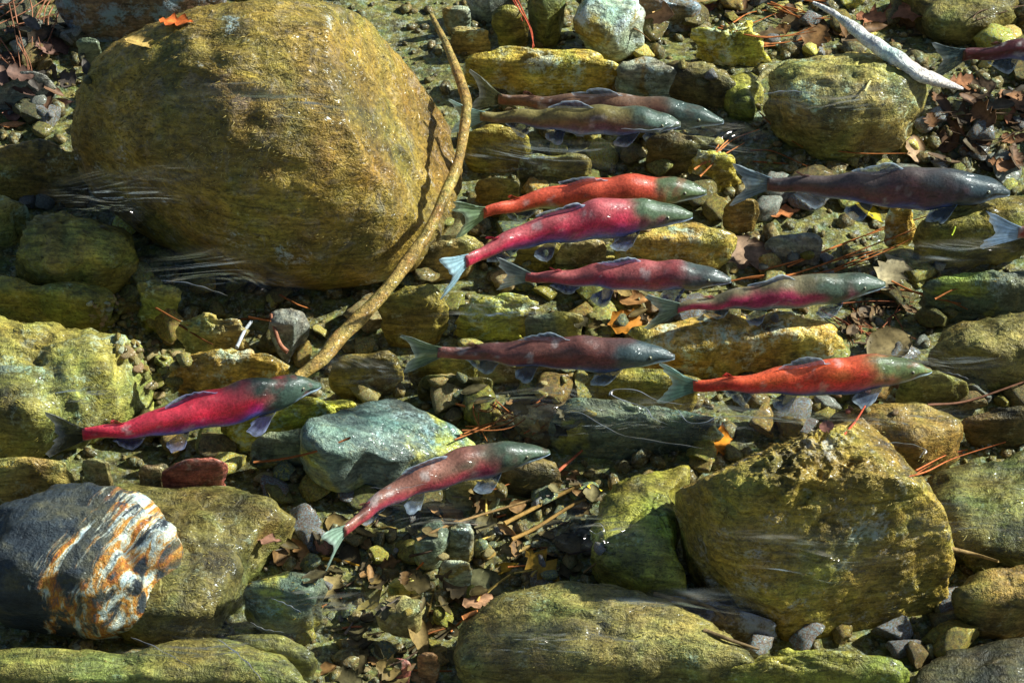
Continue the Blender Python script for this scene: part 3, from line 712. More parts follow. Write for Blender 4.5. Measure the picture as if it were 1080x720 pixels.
def rotz(a):
    c, s = np.cos(a), np.sin(a)
    return np.array([[c, -s, 0], [s, c, 0], [0, 0, 1]])

def pebble_mesh(shape, r, base=ICO1):
    V = base[0] * shape
    V = V * (1 + 0.22 * fbm(base[0] + r.uniform(-50, 50, 3), 1.1, 2, seed=int(r.integers(1e6))))[:, None]
    return V

gr = np.random.default_rng(5)
def chop(V, r, k=5):
    for _ in range(k):
        nn = r.normal(size=3); nn /= np.linalg.norm(nn)
        d = V @ nn
        V = V - nn * (np.maximum(d - d.max() * r.uniform(0.45, 0.8), 0))[:, None]
    return V
variants = [chop(pebble_mesh(np.array([1, gr.uniform(0.5, 0.95), gr.uniform(0.4, 0.8)]), gr), gr, 1) for _ in range(20)]
GV, GF = [], []
gxy = gr.uniform((-1.5, -1.45), (1.5, 1.65), (7500, 2))
gsz = np.clip(gr.lognormal(math.log(0.010), 0.6, 7500), 0.004, 0.04)
oxy = gr.uniform((-3.2, -3.0), (3.2, 3.4), (2600, 2))          # coarser stones out beyond the picture
oxy = oxy[~((np.abs(oxy[:, 0]) < 1.4) & (oxy[:, 1] > -1.35) & (oxy[:, 1] < 1.5))]
gxy = np.vstack([gxy, oxy])
gsz = np.concatenate([gsz, gr.lognormal(math.log(0.05), 0.5, len(oxy))])
gz = bed_z(gxy[:, 0], gxy[:, 1])
for k in range(len(gxy)):
    GV.append(variants[k % 20] @ rotz(gr.uniform(0, 6.3)).T * gsz[k] + np.array([gxy[k, 0], gxy[k, 1], gz[k] + gsz[k] * 0.25]))
    GF.append(ICO1[1] + k * len(ICO1[0]))
GV = np.vstack(GV); GF = np.vstack(GF)
gravel = mesh_obj('gravel', GV, GF, M['gravel'])
tag(gravel, 'loose gravel filling the stream bed between the rocks', 'gravel', kind='stuff')

bvh = BVHTree.FromPolygons([tuple(p) for p in np.vstack(ROCKV + [np.array(V2)])], ROCKF + [tuple(i + rcount[0] for i in f) for f in F2])
def hit(u, v):
    """where the line of sight at a pixel meets the rocks or the bed"""
    d = Vector(at(u, v, 0.0)) - Vector(CAM)
    h = bvh.ray_cast(Vector(CAM), d.normalized(), 60)
    if h[0] is None:
        return np.array(at(u, v, 0)), np.array([0, 0, 1.0])
    nn = h[1] if h[1].dot(d) < 0 else -h[1]
    return np.array(h[0]), np.array(nn)
def top_z(x, y):
    h = bvh.ray_cast(Vector((x, y, 2.0)), Vector((0, 0, -1)), 5)
    return h[0].z if h[0] is not None else 0.0

def inside(poly, u, v):
    c = False
    j = len(poly) - 1
    for i in range(len(poly)):
        if (poly[i][1] > v) != (poly[j][1] > v) and u < (poly[j][0] - poly[i][0]) * (v - poly[i][1]) / (poly[j][1] - poly[i][1]) + poly[i][0]:
            c = not c
        j = i
    return c
def pick(poly, r):
    a = np.array(poly)
    while True:
        u, v = r.uniform(a[:, 0].min(), a[:, 0].max()), r.uniform(a[:, 1].min(), a[:, 1].max())
        if inside(poly, u, v):
            return u, v

COLW = {'olive': 'olive', 'dim': 'dull green', 'slab': 'yellow green', 'yellow': 'yellow', 'tan': 'tan', 'teal': 'teal', 'grey': 'grey', 'brown': 'brown', 'dark': 'blackish', 'pale': 'pale', 'red': 'reddish'}
def size_word(v, a, b):
    return 'small' if v < a else 'middling' if v < b else 'large'
# fist sized stones that fill the gaps between the rocks
bm = bmesh.new()
bmesh.ops.create_icosphere(bm, subdivisions=3, radius=1.0)
ICO3 = (np.array([v.co[:] for v in bm.verts]), np.array([[v.index for v in f.verts] for f in bm.faces]))
bm.free()
fr_ = np.random.default_rng(77)
FILL = [chop(pebble_mesh(np.array([1, fr_.uniform(0.55, 0.9), fr_.uniform(0.35, 0.6)]), fr_, ICO3), fr_, 7) for _ in range(12)]
FILL = [f + 0.05 * (f / np.linalg.norm(f, axis=1)[:, None]) * fbm(f + 7 * i, 3.2, 3, seed=i)[:, None] for i, f in enumerate(FILL)]
FMESH = {}
def filler(poly, count, s0, s1, mats, label, group):
    global bvh
    done = tries = 0
    newV, newF = [], []
    while done < count and tries < count * 30:
        tries += 1
        u, v = pick(poly, fr_)
        p, nn = hit(u, v)
        if p[2] > -0.03:
            continue
        k = int(fr_.integers(12)); mt = mats[fr_.integers(len(mats))]
        if (k, mt) not in FMESH:
            me = bpy.data.meshes.new('stone')
            me.from_pydata([tuple(q) for q in FILL[k]], [], [tuple(int(i) for i in f) for f in ICO3[1]])
            me.polygons.foreach_set('use_smooth', np.ones(len(me.polygons), dtype=bool))
            me.materials.append(M[mt])
            FMESH[(k, mt)] = me
        s_ = float(np.exp(fr_.uniform(math.log(s0), math.log(s1))))
        o = bpy.data.objects.new('stone', FMESH[(k, mt)])
        col.objects.link(o)
        o.scale = (s_, s_, s_)
        o.rotation_euler = (fr_.normal() * 0.3, fr_.normal() * 0.3, fr_.uniform(0, 6.28))
        o.location = (p[0], p[1], p[2] + s_ * 0.45)
        tag(o, size_word(s_, 0.042, 0.056) + ' ' + COLW[mt] + ' ' + label, 'stone', group)
        Mw = Matrix.LocRotScale(o.location, o.rotation_euler, o.scale)
        Vw = FILL[k] @ np.array(Mw.to_3x3()).T + np.array(o.location)
        solid_collect(Vw, [tuple(int(i) for i in f) for f in ICO3[1]])
        done += 1
    bvh = BVHTree.FromPolygons([tuple(p) for p in np.vstack(ROCKV + [np.array(V2)])], ROCKF + [tuple(i + rcount[0] for i in f) for f in F2])
filler([(480, 110), (790, 130), (790, 230), (640, 300), (480, 240)], 32, 0.03, 0.075, ['olive', 'dim', 'slab', 'dim', 'yellow'], 'stone filling a gap on the bed under the upper salmon', 'gap stones under the upper salmon')
filler([(400, 300), (480, 240), (690, 300), (700, 420), (500, 470), (330, 430)], 36, 0.03, 0.075, ['olive', 'slab', 'tan', 'dim', 'teal'], 'stone filling a gap in the middle of the pool', 'gap stones in the middle')
filler([(790, 170), (1085, 170), (1085, 430), (880, 440), (700, 330)], 42, 0.03, 0.075, ['dim', 'olive', 'grey', 'brown', 'slab'], 'stone filling a gap on the side of the dark purple salmon', 'gap stones on the side of the dark purple salmon')
filler([(660, -10), (1085, -10), (1085, 170), (780, 150), (660, 120)], 34, 0.03, 0.07, ['dim', 'olive', 'brown', 'yellow'], 'stone filling a gap near the bleached branch', 'gap stones near the bleached branch')
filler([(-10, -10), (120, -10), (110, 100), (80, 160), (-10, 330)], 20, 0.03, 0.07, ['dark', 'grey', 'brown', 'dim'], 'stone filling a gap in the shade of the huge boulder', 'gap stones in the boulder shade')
filler([(80, 200), (340, 290), (400, 400), (300, 500), (80, 520), (120, 380)], 34, 0.025, 0.065, ['olive', 'slab', 'yellow', 'dim'], 'stone filling a gap round the gravel pocket', 'gap stones round the gravel pocket')
filler([(230, 500), (640, 480), (700, 690), (480, 720), (240, 720)], 38, 0.025, 0.06, ['dim', 'olive', 'tan', 'teal', 'brown'], 'stone filling a gap below the brown red salmon', 'gap stones below the brown red salmon')
filler([(690, 430), (1085, 380), (1085, 725), (650, 725)], 26, 0.03, 0.07, ['dim', 'olive', 'brown'], 'stone filling a gap round the mossy boulder', 'gap stones round the mossy boulder')

# pebbles and stones one can pick out, resting on what lies under them
PM = {}
def pebble_data(mat, k):
    if (mat, k) not in PM:
        r = np.random.default_rng(900 + k)
        Vp = chop(pebble_mesh(np.array([1, r.uniform(0.55, 0.95), r.uniform(0.35, 0.7)]), r, ICO2), r, 4)
        me = bpy.data.meshes.new('pebble')
        me.from_pydata([tuple(p) for p in Vp], [], [tuple(int(i) for i in f) for f in ICO2[1]])
        me.polygons.foreach_set('use_smooth', np.ones(len(me.polygons), dtype=bool))
        me.materials.append(M[mat])
        PM[(mat, k)] = me
    return PM[(mat, k)]
pr = np.random.default_rng(17)
def scatter_stones(name, poly, count, s0, s1, mats, label, cat, group, sink=0.25):
    for _ in range(count):
        u, v = pick(poly, pr)
        p, nn = hit(u, v)
        s = float(np.exp(pr.uniform(math.log(s0), math.log(s1))))
        mt = mats[pr.integers(len(mats))]
        o = bpy.data.objects.new(name, pebble_data(mt, int(pr.integers(8))))
        col.objects.link(o)
        o.scale = (s, s, s)
        o.rotation_euler = (pr.uniform(-0.3, 0.3), pr.uniform(-0.3, 0.3), pr.uniform(0, 6.28))
        o.location = (p[0], p[1], p[2] + s * sink)
        tag(o, COLW[mt] + ' ' + label, cat, group)

scatter_stones('pebble', [(92, 318), (125, 312), (150, 345), (175, 372), (178, 398), (150, 398), (128, 372), (98, 345)], 130, 0.006, 0.016, ['tan', 'pale', 'slab', 'olive'], 'small pebble in the gravel pocket beside the cracked yellow slab', 'pebble', 'pebbles of the gravel pocket')
scatter_stones('pebble', [(120, 365), (165, 360), (215, 385), (200, 420), (165, 420), (150, 395)], 26, 0.012, 0.028, ['slab', 'tan', 'dim'], 'walnut sized stone between the gravel pocket and the crimson salmon', 'pebble', 'stones below the gravel pocket')
LITTER = [(255, 590), (330, 560), (400, 530), (470, 530), (560, 500), (625, 500), (640, 560), (630, 605), (560, 610), (500, 640), (478, 690), (470, 720), (340, 720), (345, 640), (300, 600)]
scatter_stones('pebble', LITTER, 32, 0.010, 0.026, ['dim', 'teal', 'tan', 'olive', 'brown'], 'small stone half buried in the leaf litter near the bottom', 'pebble', 'stones in the leaf litter')
scatter_stones('pebble', [(640, 300), (720, 290), (900, 240), (960, 260), (990, 330), (960, 400), (890, 350), (700, 320)], 24, 0.010, 0.026, ['dim', 'brown', 'grey', 'olive'], 'small stone among the pine needles, open middle ground', 'pebble', 'stones among the needles')
scatter_stones('pebble', [(480, 180), (700, 190), (700, 300), (640, 400), (440, 415), (400, 380), (440, 300)], 32, 0.012, 0.034, ['dim', 'olive', 'slab', 'tan', 'teal'], 'small stone on the bed under the group of salmon', 'pebble', 'stones under the salmon group')
scatter_stones('pebble', [(700, 20), (860, 10), (870, 60), (800, 70), (790, 160), (700, 140), (680, 110)], 16, 0.012, 0.030, ['dim', 'olive', 'brown', 'yellow'], 'small stone near the top between pale rock and round boulder', 'pebble', 'stones at the top of the pool')
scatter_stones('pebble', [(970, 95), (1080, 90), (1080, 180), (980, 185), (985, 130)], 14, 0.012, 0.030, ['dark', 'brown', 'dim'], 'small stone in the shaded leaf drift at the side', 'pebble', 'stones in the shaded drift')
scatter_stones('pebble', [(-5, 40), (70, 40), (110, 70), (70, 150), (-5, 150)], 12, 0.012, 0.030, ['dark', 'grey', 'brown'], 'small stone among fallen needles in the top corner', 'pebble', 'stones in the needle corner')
scatter_stones('pebble', [(480, 400), (610, 400), (640, 440), (580, 460), (560, 500), (520, 470), (500, 440)], 16, 0.010, 0.026, ['dim', 'brown', 'tan', 'olive'], 'small stone in the twig tangle below the dark brown salmon', 'pebble', 'stones in the twig tangle')
scatter_stones('pebble', [(880, 400), (960, 395), (1000, 440), (940, 440), (880, 440)], 14, 0.010, 0.026, ['dim', 'olive', 'red'], 'small stone under the orange red salmon head', 'pebble', 'stones under the orange red salmon')

# ------------------------------------------------------------------ curved root and bleached branch
def limb(name, label, cat, px, zs, rad, mat, n=70, sides=14, lump=0.15, seed=1):
    P = np.array([at(u, v, z) for (u, v), z in zip(px, zs)])
    P = catmull(P, n)
    Rr = np.interp(np.linspace(0, 1, n), np.linspace(0, 1, len(rad)), rad)
    V, F = tube(P, Rr, sides)
    cen = np.repeat(P, sides, axis=0)
    D = V - cen
    V = cen + D * (1 + lump * fbm(V, 22, 3, seed=seed) + 0.3 * lump * fbm(V, 80, 2, seed=seed))[:, None]
    c = P[0]
    return tag(mesh_obj(name, V, F, M[mat], loc=c), label, cat)

limb('root', 'curved tan root bending round the huge boulder', 'root', [(455, 16), (470, 46), (485, 84), (492, 110), (489, 140), (483, 172), (470, 205), (448, 250), (424, 284), (400, 314), (362, 352), (340, 378), (314, 398)],
     [0.22, 0.23, 0.24, 0.24, 0.24, 0.23, 0.22, 0.19, 0.17, 0.14, 0.11, 0.10, 0.08], [0.006, 0.009, 0.012, 0.014, 0.013, 0.012, 0.014, 0.014, 0.017, 0.017, 0.020, 0.019, 0.012], 'root', lump=0.14)
limb('branch', 'bleached white branch piece beside the round green boulder', 'branch', [(858, 3), (885, 18), (915, 42), (945, 62), (975, 80), (1016, 94)], [0.20, 0.21, 0.22, 0.21, 0.18, 0.13], [0.004, 0.012, 0.019, 0.022, 0.018, 0.004], 'bleached', lump=0.22, seed=4)
limb('branch', 'pale bent twig curving along the top of the round green boulder', 'twig', [(798, 88), (808, 76), (830, 68), (855, 66), (880, 60)], [0.10, 0.11, 0.12, 0.12, 0.12], [0.006, 0.011, 0.012, 0.010, 0.006], 'tan', sides=8)

# ------------------------------------------------------------------ needles, twigs, leaves
def draped(px, lift, n=14, sag=0.6):
    """a thin thing laid over the rocks along the given pixels"""
    H = np.array([hit(u, v)[0] for u, v in px])
    zm = np.sort(H[:, 2])[len(H) // 2]
    z0 = H[:, 2] * (1 - sag) + zm * sag
    P = np.array([at(u, v, z) for (u, v), z in zip(px, z0)])
    P = catmull(P, n) if len(px) > 1 else P
    need = max(0.0, max(min(top_z(p[0], p[1]) - p[2], 0.05) for p in P))
    P[:, 2] += need * 0.6 + lift
    return P
tr = np.random.default_rng(23)
RUST = (0.34, 0.11, 0.03); TAN = (0.36, 0.21, 0.08); REDN = (0.42, 0.075, 0.035); GREY = (0.17, 0.13, 0.10); DRK = (0.10, 0.06, 0.035); YELN = (0.46, 0.30, 0.07)
def strand(name, px, r0, r1, c, label, cat, group=None, lift=0.004, sides=5):
    P = draped(px, lift)
    t = np.linspace(0, 1, len(P))
    V, F = tube(P, r0 + (r1 - r0) * t + 0.0, sides)
    cc = np.array(c) * tr.uniform(0.75, 1.3)
    C = np.tile(cc, (len(V), 1)) * (1 + 0.25 * fbm(V, 40, 2, seed=2))[:, None]
    o = mesh_obj(name, V, F, M['twig'], loc=P[0], colors=np.clip(C, 0.005, 1))
    return tag(o, label, cat, group)
def needles(lines, c, label, group, r=0.0021, jit=5, each=1):
    for ln in lines:
        for k in range(each):
            bw = tr.normal() * 2.5
            px = [(u + tr.normal() * (jit if each > 1 else 0.8), v + tr.normal() * (jit * 0.5 if each > 1 else 0.8) + bw * math.sin(math.pi * q / max(1, len(ln) - 1))) for q, (u, v) in enumerate(ln)]
            strand('pine_needle', px, r, r * 0.5, c, label, 'needle', group)

# long bundles
needles([[(800, 296), (850, 281), (900, 262), (945, 243)], [(805, 302), (860, 284), (920, 262), (1000, 232)], [(830, 292), (885, 270), (930, 252), (985, 236)], [(850, 300), (900, 280), (948, 262), (990, 238)], [(782, 300), (830, 293), (880, 280), (930, 268)], [(870, 292), (910, 276), (945, 262)], [(760, 306), (800, 298), (850, 296), (905, 284)]], RUST, 'long rusty pine needle in the bundle between two salmon', 'needle bundle between the dark purple and pink striped salmon', r=0.0026)
needles([[(733, 192), (755, 174), (775, 160), (800, 147)], [(738, 196), (760, 178), (785, 160)], [(742, 182), (752, 168), (762, 156)], [(748, 182), (760, 168), (768, 158)]], (0.50, 0.17, 0.05), 'orange pine needle beside the scarlet salmon nose', 'needles at the scarlet salmon nose', r=0.0028)
needles([[(945, 310), (975, 320), (1012, 331)], [(950, 316), (985, 326), (1018, 336)], [(985, 324), (1005, 317), (1024, 313)], [(940, 306), (965, 316), (1000, 322)]], RUST, 'rusty pine needle beyond the pink striped salmon snout', 'needles beyond the pink striped snout', r=0.0028)
needles([[(935, 330), (948, 350), (962, 364)], [(930, 345), (945, 336), (960, 326)], [(900, 325), (915, 345), (925, 360)], [(880, 340), (910, 348), (950, 350)], [(890, 330), (930, 322), (955, 326)], [(905, 350), (908, 335), (916, 318)], [(868, 330), (890, 344), (905, 365)]], (0.28, 0.09, 0.04), 'thin red brown needle in the tangle above the orange red salmon', 'needle tangle above the orange red salmon', r=0.0018, each=2, jit=7)
needles([[(948, 512), (975, 500), (1005, 486), (1060, 474)], [(955, 516), (985, 500), (1015, 488)], [(965, 508), (995, 492), (1020, 484)]], (0.44, 0.12, 0.04), 'orange needle resting behind the mossy boulder', 'needles behind the mossy boulder', r=0.0024)
needles([[(480, 468), (515, 455), (545, 440), (572, 428)], [(490, 462), (530, 452), (575, 425)], [(500, 425), (505, 445), (512, 470)], [(520, 432), (540, 450), (560, 458)], [(560, 470), (570, 455), (580, 440)], [(480, 430), (510, 440), (530, 428)]], RUST, 'brown needle in the tangle below the dark brown salmon', 'needle tangle below the dark brown salmon', r=0.0021, each=2, jit=5)
needles([[(537, -8), (548, 12), (556, 30), (562, 52)], [(541, -8), (553, 15), (561, 34), (563, 54)], [(526, -8), (540, 12), (552, 30)]], REDN, 'red needle hanging across the stones at the top edge', 'red needles at the top edge', r=0.0026)
needles([[(-6, 20), (20, 8), (45, -6)], [(-6, 28), (24, 16), (55, -4)], [(0, 40), (12, 60), (20, 80)], [(10, 5), (22, 40), (28, 85)], [(40, 0), (42, 25), (36, 55)], [(55, 2), (46, 20), (40, 50)], [(-5, 14), (15, 4), (30, -6)], [(5, 34), (30, 28), (60, 18)], [(20, 50), (26, 70), (34, 88)], [(60, 10), (50, 30), (48, 60)]], (0.32, 0.13, 0.07), 'rusty needle in the drift at the top corner', 'needle drift in the top corner', r=0.0021, each=2, jit=5)
needles([[(765, 36), (795, 43), (830, 42), (862, 38)], [(790, 46), (820, 45), (850, 40)], [(800, 50), (830, 48), (858, 42)], [(768, -2), (790, 6), (830, 4), (870, 8)], [(772, 30), (790, 20), (826, 12)], [(815, 10), (835, 18), (860, 22)], [(820, 20), (845, 30), (870, 28)]], RUST, 'rusty needle near the bleached branch at the top', 'needles beside the bleached branch', r=0.0024, each=2, jit=4)
needles([[(818, 138), (840, 158), (862, 170), (905, 174), (960, 172)], [(800, 128), (822, 150), (845, 165)], [(790, 160), (815, 165), (850, 176)], [(795, 172), (830, 178), (880, 178)]], RUST, 'rusty needle curving under the round green boulder', 'needles under the round green boulder', r=0.0022)
needles([[(985, 120), (1020, 121), (1060, 118)], [(990, 132), (1030, 126), (1078, 130)], [(1000, 150), (1040, 155), (1080, 146)], [(1010, 106), (1045, 112), (1082, 104)], [(1030, 30), (1050, 20), (1085, 10)]], DRK, 'dark needle lying in the shaded drift at the side', 'needles in the shaded drift', r=0.002, each=2, jit=6)
needles([[(655, 36), (672, 44), (686, 55)], [(688, 20), (720, 12), (748, 8)]], TAN, 'tan needle by the tall pale rock', 'needles by the tall pale rock', r=0.0022)
needles([[(190, 352), (215, 368), (225, 374)], [(165, 335), (190, 348), (215, 360)], [(255, 338), (280, 342), (302, 338)], [(262, 336), (285, 340)], [(296, 322), (312, 330), (328, 336)]], RUST, 'rusty needle beside the pale knobbly rock', 'needles beside the pale knobbly rock', r=0.0028)
strand('twig', [(286, 340), (290, 355), (296, 372), (304, 380)], 0.004, 0.006, (0.34, 0.14, 0.08), 'short pinkish twig lying on the pointed grey slab', 'twig')
strand('twig', [(265, 345), (258, 355), (250, 372)], 0.0045, 0.005, (0.45, 0.46, 0.48), 'short pale grey twig in the boulder shadow', 'twig')
strand('twig', [(268, 496), (300, 492), (335, 484), (370, 470)], 0.0032, 0.0028, RUST, 'long thin brown twig lying across the teal slab', 'twig')
strand('twig', [(585, 510), (600, 497), (614, 485)], 0.0050, 0.0030, (0.50, 0.13, 0.06), 'red twig pointing up beside the brown salmon snout', 'twig')
strand('twig', [(440, 572), (470, 558), (510, 545), (560, 530)], 0.0040, 0.0030, TAN, 'tan twig beside the chalky white stone', 'twig')
strand('twig', [(532, 560), (555, 548), (590, 530), (612, 520)], 0.0058, 0.005, (0.46, 0.26, 0.07), 'thick orange tan stick in the litter under the red twig', 'stick')
strand('twig', [(540, 572), (565, 560), (600, 538), (618, 530)], 0.0056, 0.004, (0.40, 0.22, 0.06), 'second orange tan stick lying against the thick one', 'stick')
strand('twig', [(505, 638), (520, 625), (538, 612)], 0.0036, 0.003, YELN, 'yellow straw in the litter above the broad bottom boulder', 'straw')
strand('twig', [(488, 654), (496, 650), (504, 647)], 0.0065, 0.006, (0.58, 0.20, 0.06), 'short bright orange twig end at the broad bottom boulder', 'twig')
strand('twig', [(340, 590), (360, 592), (385, 600)], 0.0055, 0.004, (0.46, 0.22, 0.02), 'yellow brown stick under the brown salmon tail', 'stick')
strand('twig', [(355, 665), (372, 662), (388, 662)], 0.0036, 0.003, (0.36, 0.11, 0.04), 'short rust red twig right of the green sheen rock', 'twig')
strand('twig', [(690, 628), (715, 634), (745, 640), (765, 654)], 0.006, 0.004, (0.24, 0.15, 0.06), 'brown twig in front of the mossy boulder', 'twig')
strand('twig', [(742, 668), (770, 678), (800, 688)], 0.006, 0.003, (0.17, 0.11, 0.05), 'dark twig at the foot of the mossy boulder', 'twig')
strand('twig', [(1000, 588), (1025, 594), (1052, 602)], 0.006, 0.003, (0.26, 0.16, 0.06), 'tan twig between the mossy boulder and the side edge', 'twig')
strand('twig', [(978, 428), (1020, 424), (1085, 402)], 0.0034, 0.0026, (0.16, 0.07, 0.04), 'thin dark twig over the smooth rock at the side edge', 'twig')
strand('twig', [(890, 462), (902, 448), (912, 432)], 0.0028, 0.0022, REDN, 'short red twig below the orange red salmon head', 'twig')
strand('twig', [(1008, 242), (1006, 250), (1003, 257)], 0.0034, 0.002, (0.55, 0.65, 0.05), 'bright green blade on the wide olive rock', 'blade')
strand('twig', [(950, 282), (947, 290), (944, 297)], 0.0034, 0.002, (0.75, 0.6, 0.35), 'short cream sliver in the holed beige leaf', 'sliver')
strand('twig', [(918, 88), (915, 93), (912, 99)], 0.0036, 0.003, (0.8, 0.65, 0.25), 'short cream sliver on the round green boulder', 'sliver')
tl = np.random.default_rng(31)
for k in range(46):
    u, v = pick(LITTER, tl)
    a = tl.normal(-0.6, 0.5)
    l = tl.uniform(12, 42)
    px = [(u + math.cos(a) * l * t, v + math.sin(a) * l * t * 0.8 + tl.normal()) for t in (-0.5, 0, 0.5)]
    strand('twig', px, tl.uniform(0.0015, 0.0040), tl.uniform(0.001, 0.0025), [TAN, RUST, DRK, GREY, YELN][tl.integers(5)], 'small twig in the leaf litter near the bottom', 'twig', 'twigs in the leaf litter')

def leaf_shape(kind, r):
    """outline half widths along the leaf, 0..1"""
    t = np.linspace(0, 1, 13)
    if kind == 'oval':
        w = 0.36 * np.sin(math.pi * t ** 0.85) ** 0.75
    elif kind == 'lance':
        w = 0.17 * np.sin(math.pi * t ** 0.8) ** 0.9
    elif kind == 'lobed':
        w = 0.30 * np.sin(math.pi * t ** 0.9) ** 0.7 * (0.72 + 0.38 * np.cos(t * 6.28 * 3.0))
    elif kind == 'round':
        w = 0.47 * np.sin(math.pi * t) ** 0.55
    else:
        w = 0.34 * np.sin(math.pi * t) ** 0.5 * (1 + 0.3 * r.normal(size=13))
    return t, np.maximum(w, 0.012)

lr = np.random.default_rng(41)
def leaf(u, v, length_px, ang, kind, c, label, group=None, cat='leaf', lift=0.007, curl=None, tilt=0.4, name='leaf', fold=0.12):
    p, nn = hit(u, v)
    L = length_px / 432.0
    t, w = leaf_shape(kind, lr)
    s = np.linspace(-1, 1, 5)
    T, S = np.meshgrid(t, s, indexing='ij')
    W = np.repeat(w[:, None], 5, axis=1)
    X_ = (T - 0.5) * L
    Y_ = S * W * L * (1 + 0.06 * lr.normal(size=W.shape) * (abs(S) > 0.9))
    curl = lr.uniform(-0.25, 0.35) if curl is None else curl
    Z_ = abs(S) * W * L * fold * 2 + curl * L * (T - 0.5) ** 2 + 0.012 * L * np.sin(T * 9 + S * 2) + 0.02 * L * lr.normal(size=T.shape) * 0.5
    Vt = np.stack([X_.ravel(), Y_.ravel(), Z_.ravel()], axis=1)
    Vb = Vt - np.array([0, 0, 0.0011])
    nT, nS = 13, 5
    F = [f for f in grid_faces(nT, nS, closed=False)]
    F = [f[::-1] for f in F] + [tuple(i + nT * nS for i in f) for f in F]
    rim = [i * nS for i in range(nT)] + [(nT - 1) * nS + j for j in range(1, nS)] + [i * nS + nS - 1 for i in range(nT - 2, -1, -1)] + [j for j in range(nS - 2, 0, -1)]
    for i in range(len(rim)):
        a, b_ = rim[i], rim[(i + 1) % len(rim)]
        F.append((a, b_, b_ + nT * nS, a + nT * nS))
    V_ = np.vstack([Vt, Vb])
    nn = nn * 0.6 + np.array([lr.normal() * tilt, lr.normal() * tilt - 0.15, 0.8])
    nn /= np.linalg.norm(nn)
    xa = np.array([math.cos(ang), -math.sin(ang) / 0.75, 0])
    xa = xa - nn * (xa @ nn)
    xa /= np.linalg.norm(xa)
    ya = np.cross(nn, xa)
    V_ = p + V_[:, :1] * xa + V_[:, 1:2] * ya + V_[:, 2:3] * nn
    V_[:, 2] += lift
    cc = np.array(c)
    mid = (abs(S.ravel()) < 0.1)
    C1 = np.where(mid[:, None], cc * 1.5, cc) * (1 + 0.35 * fbm(Vt * 1.0 + lr.uniform(-9, 9, 3), 28, 3, seed=3))[:, None]
    C = np.clip(np.vstack([C1, C1 * 0.8]), 0.005, 1)
    o = mesh_obj(name, V_, F, M['leaf'], loc=p, colors=C)
    return tag(o, label, cat, group)

leaf(186, 25, 40, 0.25, 'lobed', (0.62, 0.14, 0.03), 'bright orange leaf on the brown rock above the huge boulder')
leaf(152, 47, 42, 0.15, 'lance', (0.42, 0.27, 0.08), 'slender tan leaf lying on the top rim of the huge boulder')
leaf(308, 588, 50, 0.45, 'oval', (0.40, 0.21, 0.08), 'oval tan orange leaf below the brown salmon tail', tilt=0.05)
leaf(342, 576, 26, 0.6, 'round', (0.30, 0.13, 0.07), 'rounded brown leaf touching the brown salmon tail')
leaf(276, 570, 44, 0.25, 'lobed', (0.30, 0.15, 0.10), 'pinkish brown lobed leaf on the wide olive slab')
leaf(348, 622, 46, -0.9, 'lobed', (0.32, 0.23, 0.09), 'tan lobed leaf beside the green sheen rock')
leaf(386, 632, 62, 0.75, 'lobed', (0.24, 0.18, 0.05), 'long olive brown leaf slanting in the litter')
leaf(783, 268, 50, 1.2, 'round', (0.40, 0.25, 0.16), 'broad pinkish brown leaf with a fold near the yellow green rock', tilt=0.05)
leaf(799, 273, 42, 1.4, 'oval', (0.34, 0.20, 0.12), 'second pinkish brown leaf overlapping the broad folded one', tilt=0.05, lift=0.014)
leaf(823, 227, 44, -0.1, 'lobed', (0.46, 0.17, 0.06), 'orange brown lobed leaf under the dark purple salmon tail')
leaf(916, 226, 40, 0.25, 'oval', (0.62, 0.46, 0.03), 'yellow leaf under the dark purple salmon belly')
leaf(938, 292, 52, -0.8, 'torn', (0.34, 0.27, 0.15), 'torn beige leaf with holes beyond the pink striped salmon snout', tilt=0.05)
leaf(938, 368, 52, -0.3, 'round', (0.32, 0.23, 0.10), 'round beige leaf with a pale rib above the orange red salmon', tilt=0.05)
leaf(756, 468, 36, -0.1, 'torn', (0.72, 0.25, 0.02), 'bright orange torn leaf at the edge of the blue green slab', lift=0.012)
leaf(660, 341, 40, -0.15, 'torn', (0.66, 0.25, 0.03), 'orange leaf scrap between two salmon in the middle')
leaf(668, 318, 32, 0.1, 'oval', (0.42, 0.20, 0.07), 'brown leaf just above the orange leaf scrap')
leaf(627, 517, 26, -0.3, 'lance', (0.62, 0.42, 0.03), 'small yellow leaf above the olive slab')
leaf(572, 598, 52, 0.75, 'lobed', (0.46, 0.25, 0.03), 'amber leaf beside the broad bottom boulder')
leaf(530, 602, 42, 0.1, 'lance', (0.50, 0.30, 0.03), 'yellow curled leaf under the pale blue stone')
leaf(512, 618, 44, 0.4, 'oval', (0.22, 0.20, 0.09), 'grey green leaf in front of the pale blue stone')
leaf(505, 636, 34, -0.1, 'torn', (0.40, 0.21, 0.11), 'pink brown leaf scrap above the broad bottom boulder')
leaf(440, 668, 66, 0.7, 'lance', (0.26, 0.17, 0.06), 'long brown leaf ending at the beige stone disc')
leaf(744, 7, 30, -1.1, 'oval', (0.34, 0.13, 0.09), 'dark red leaf at the top edge by the moss covered rock')
leaf(866, 42, 26, 0.3, 'oval', (0.50, 0.22, 0.07), 'orange leaf beside the bleached branch')
leaf(694, 14, 44, 0.25, 'oval', (0.38, 0.20, 0.12), 'peach brown leaf beside the tall pale rock')
leaf(14, 124, 30, 1.2, 'oval', (0.30, 0.14, 0.10), 'pinkish leaf at the edge below the needle drift')
leaf(14, 134, 30, 0.0, 'lance', (0.60, 0.24, 0.09), 'orange leaf stalk below the pinkish leaf at the edge')
leaf(872, 452, 15, 0.0, 'torn', (0.34, 0.14, 0.10), 'pinkish leaf scrap below the orange red salmon')
leaf(1020, 90, 40, 0.15, 'torn', (0.38, 0.16, 0.07), 'brown leaf at the tip of the bleached branch')
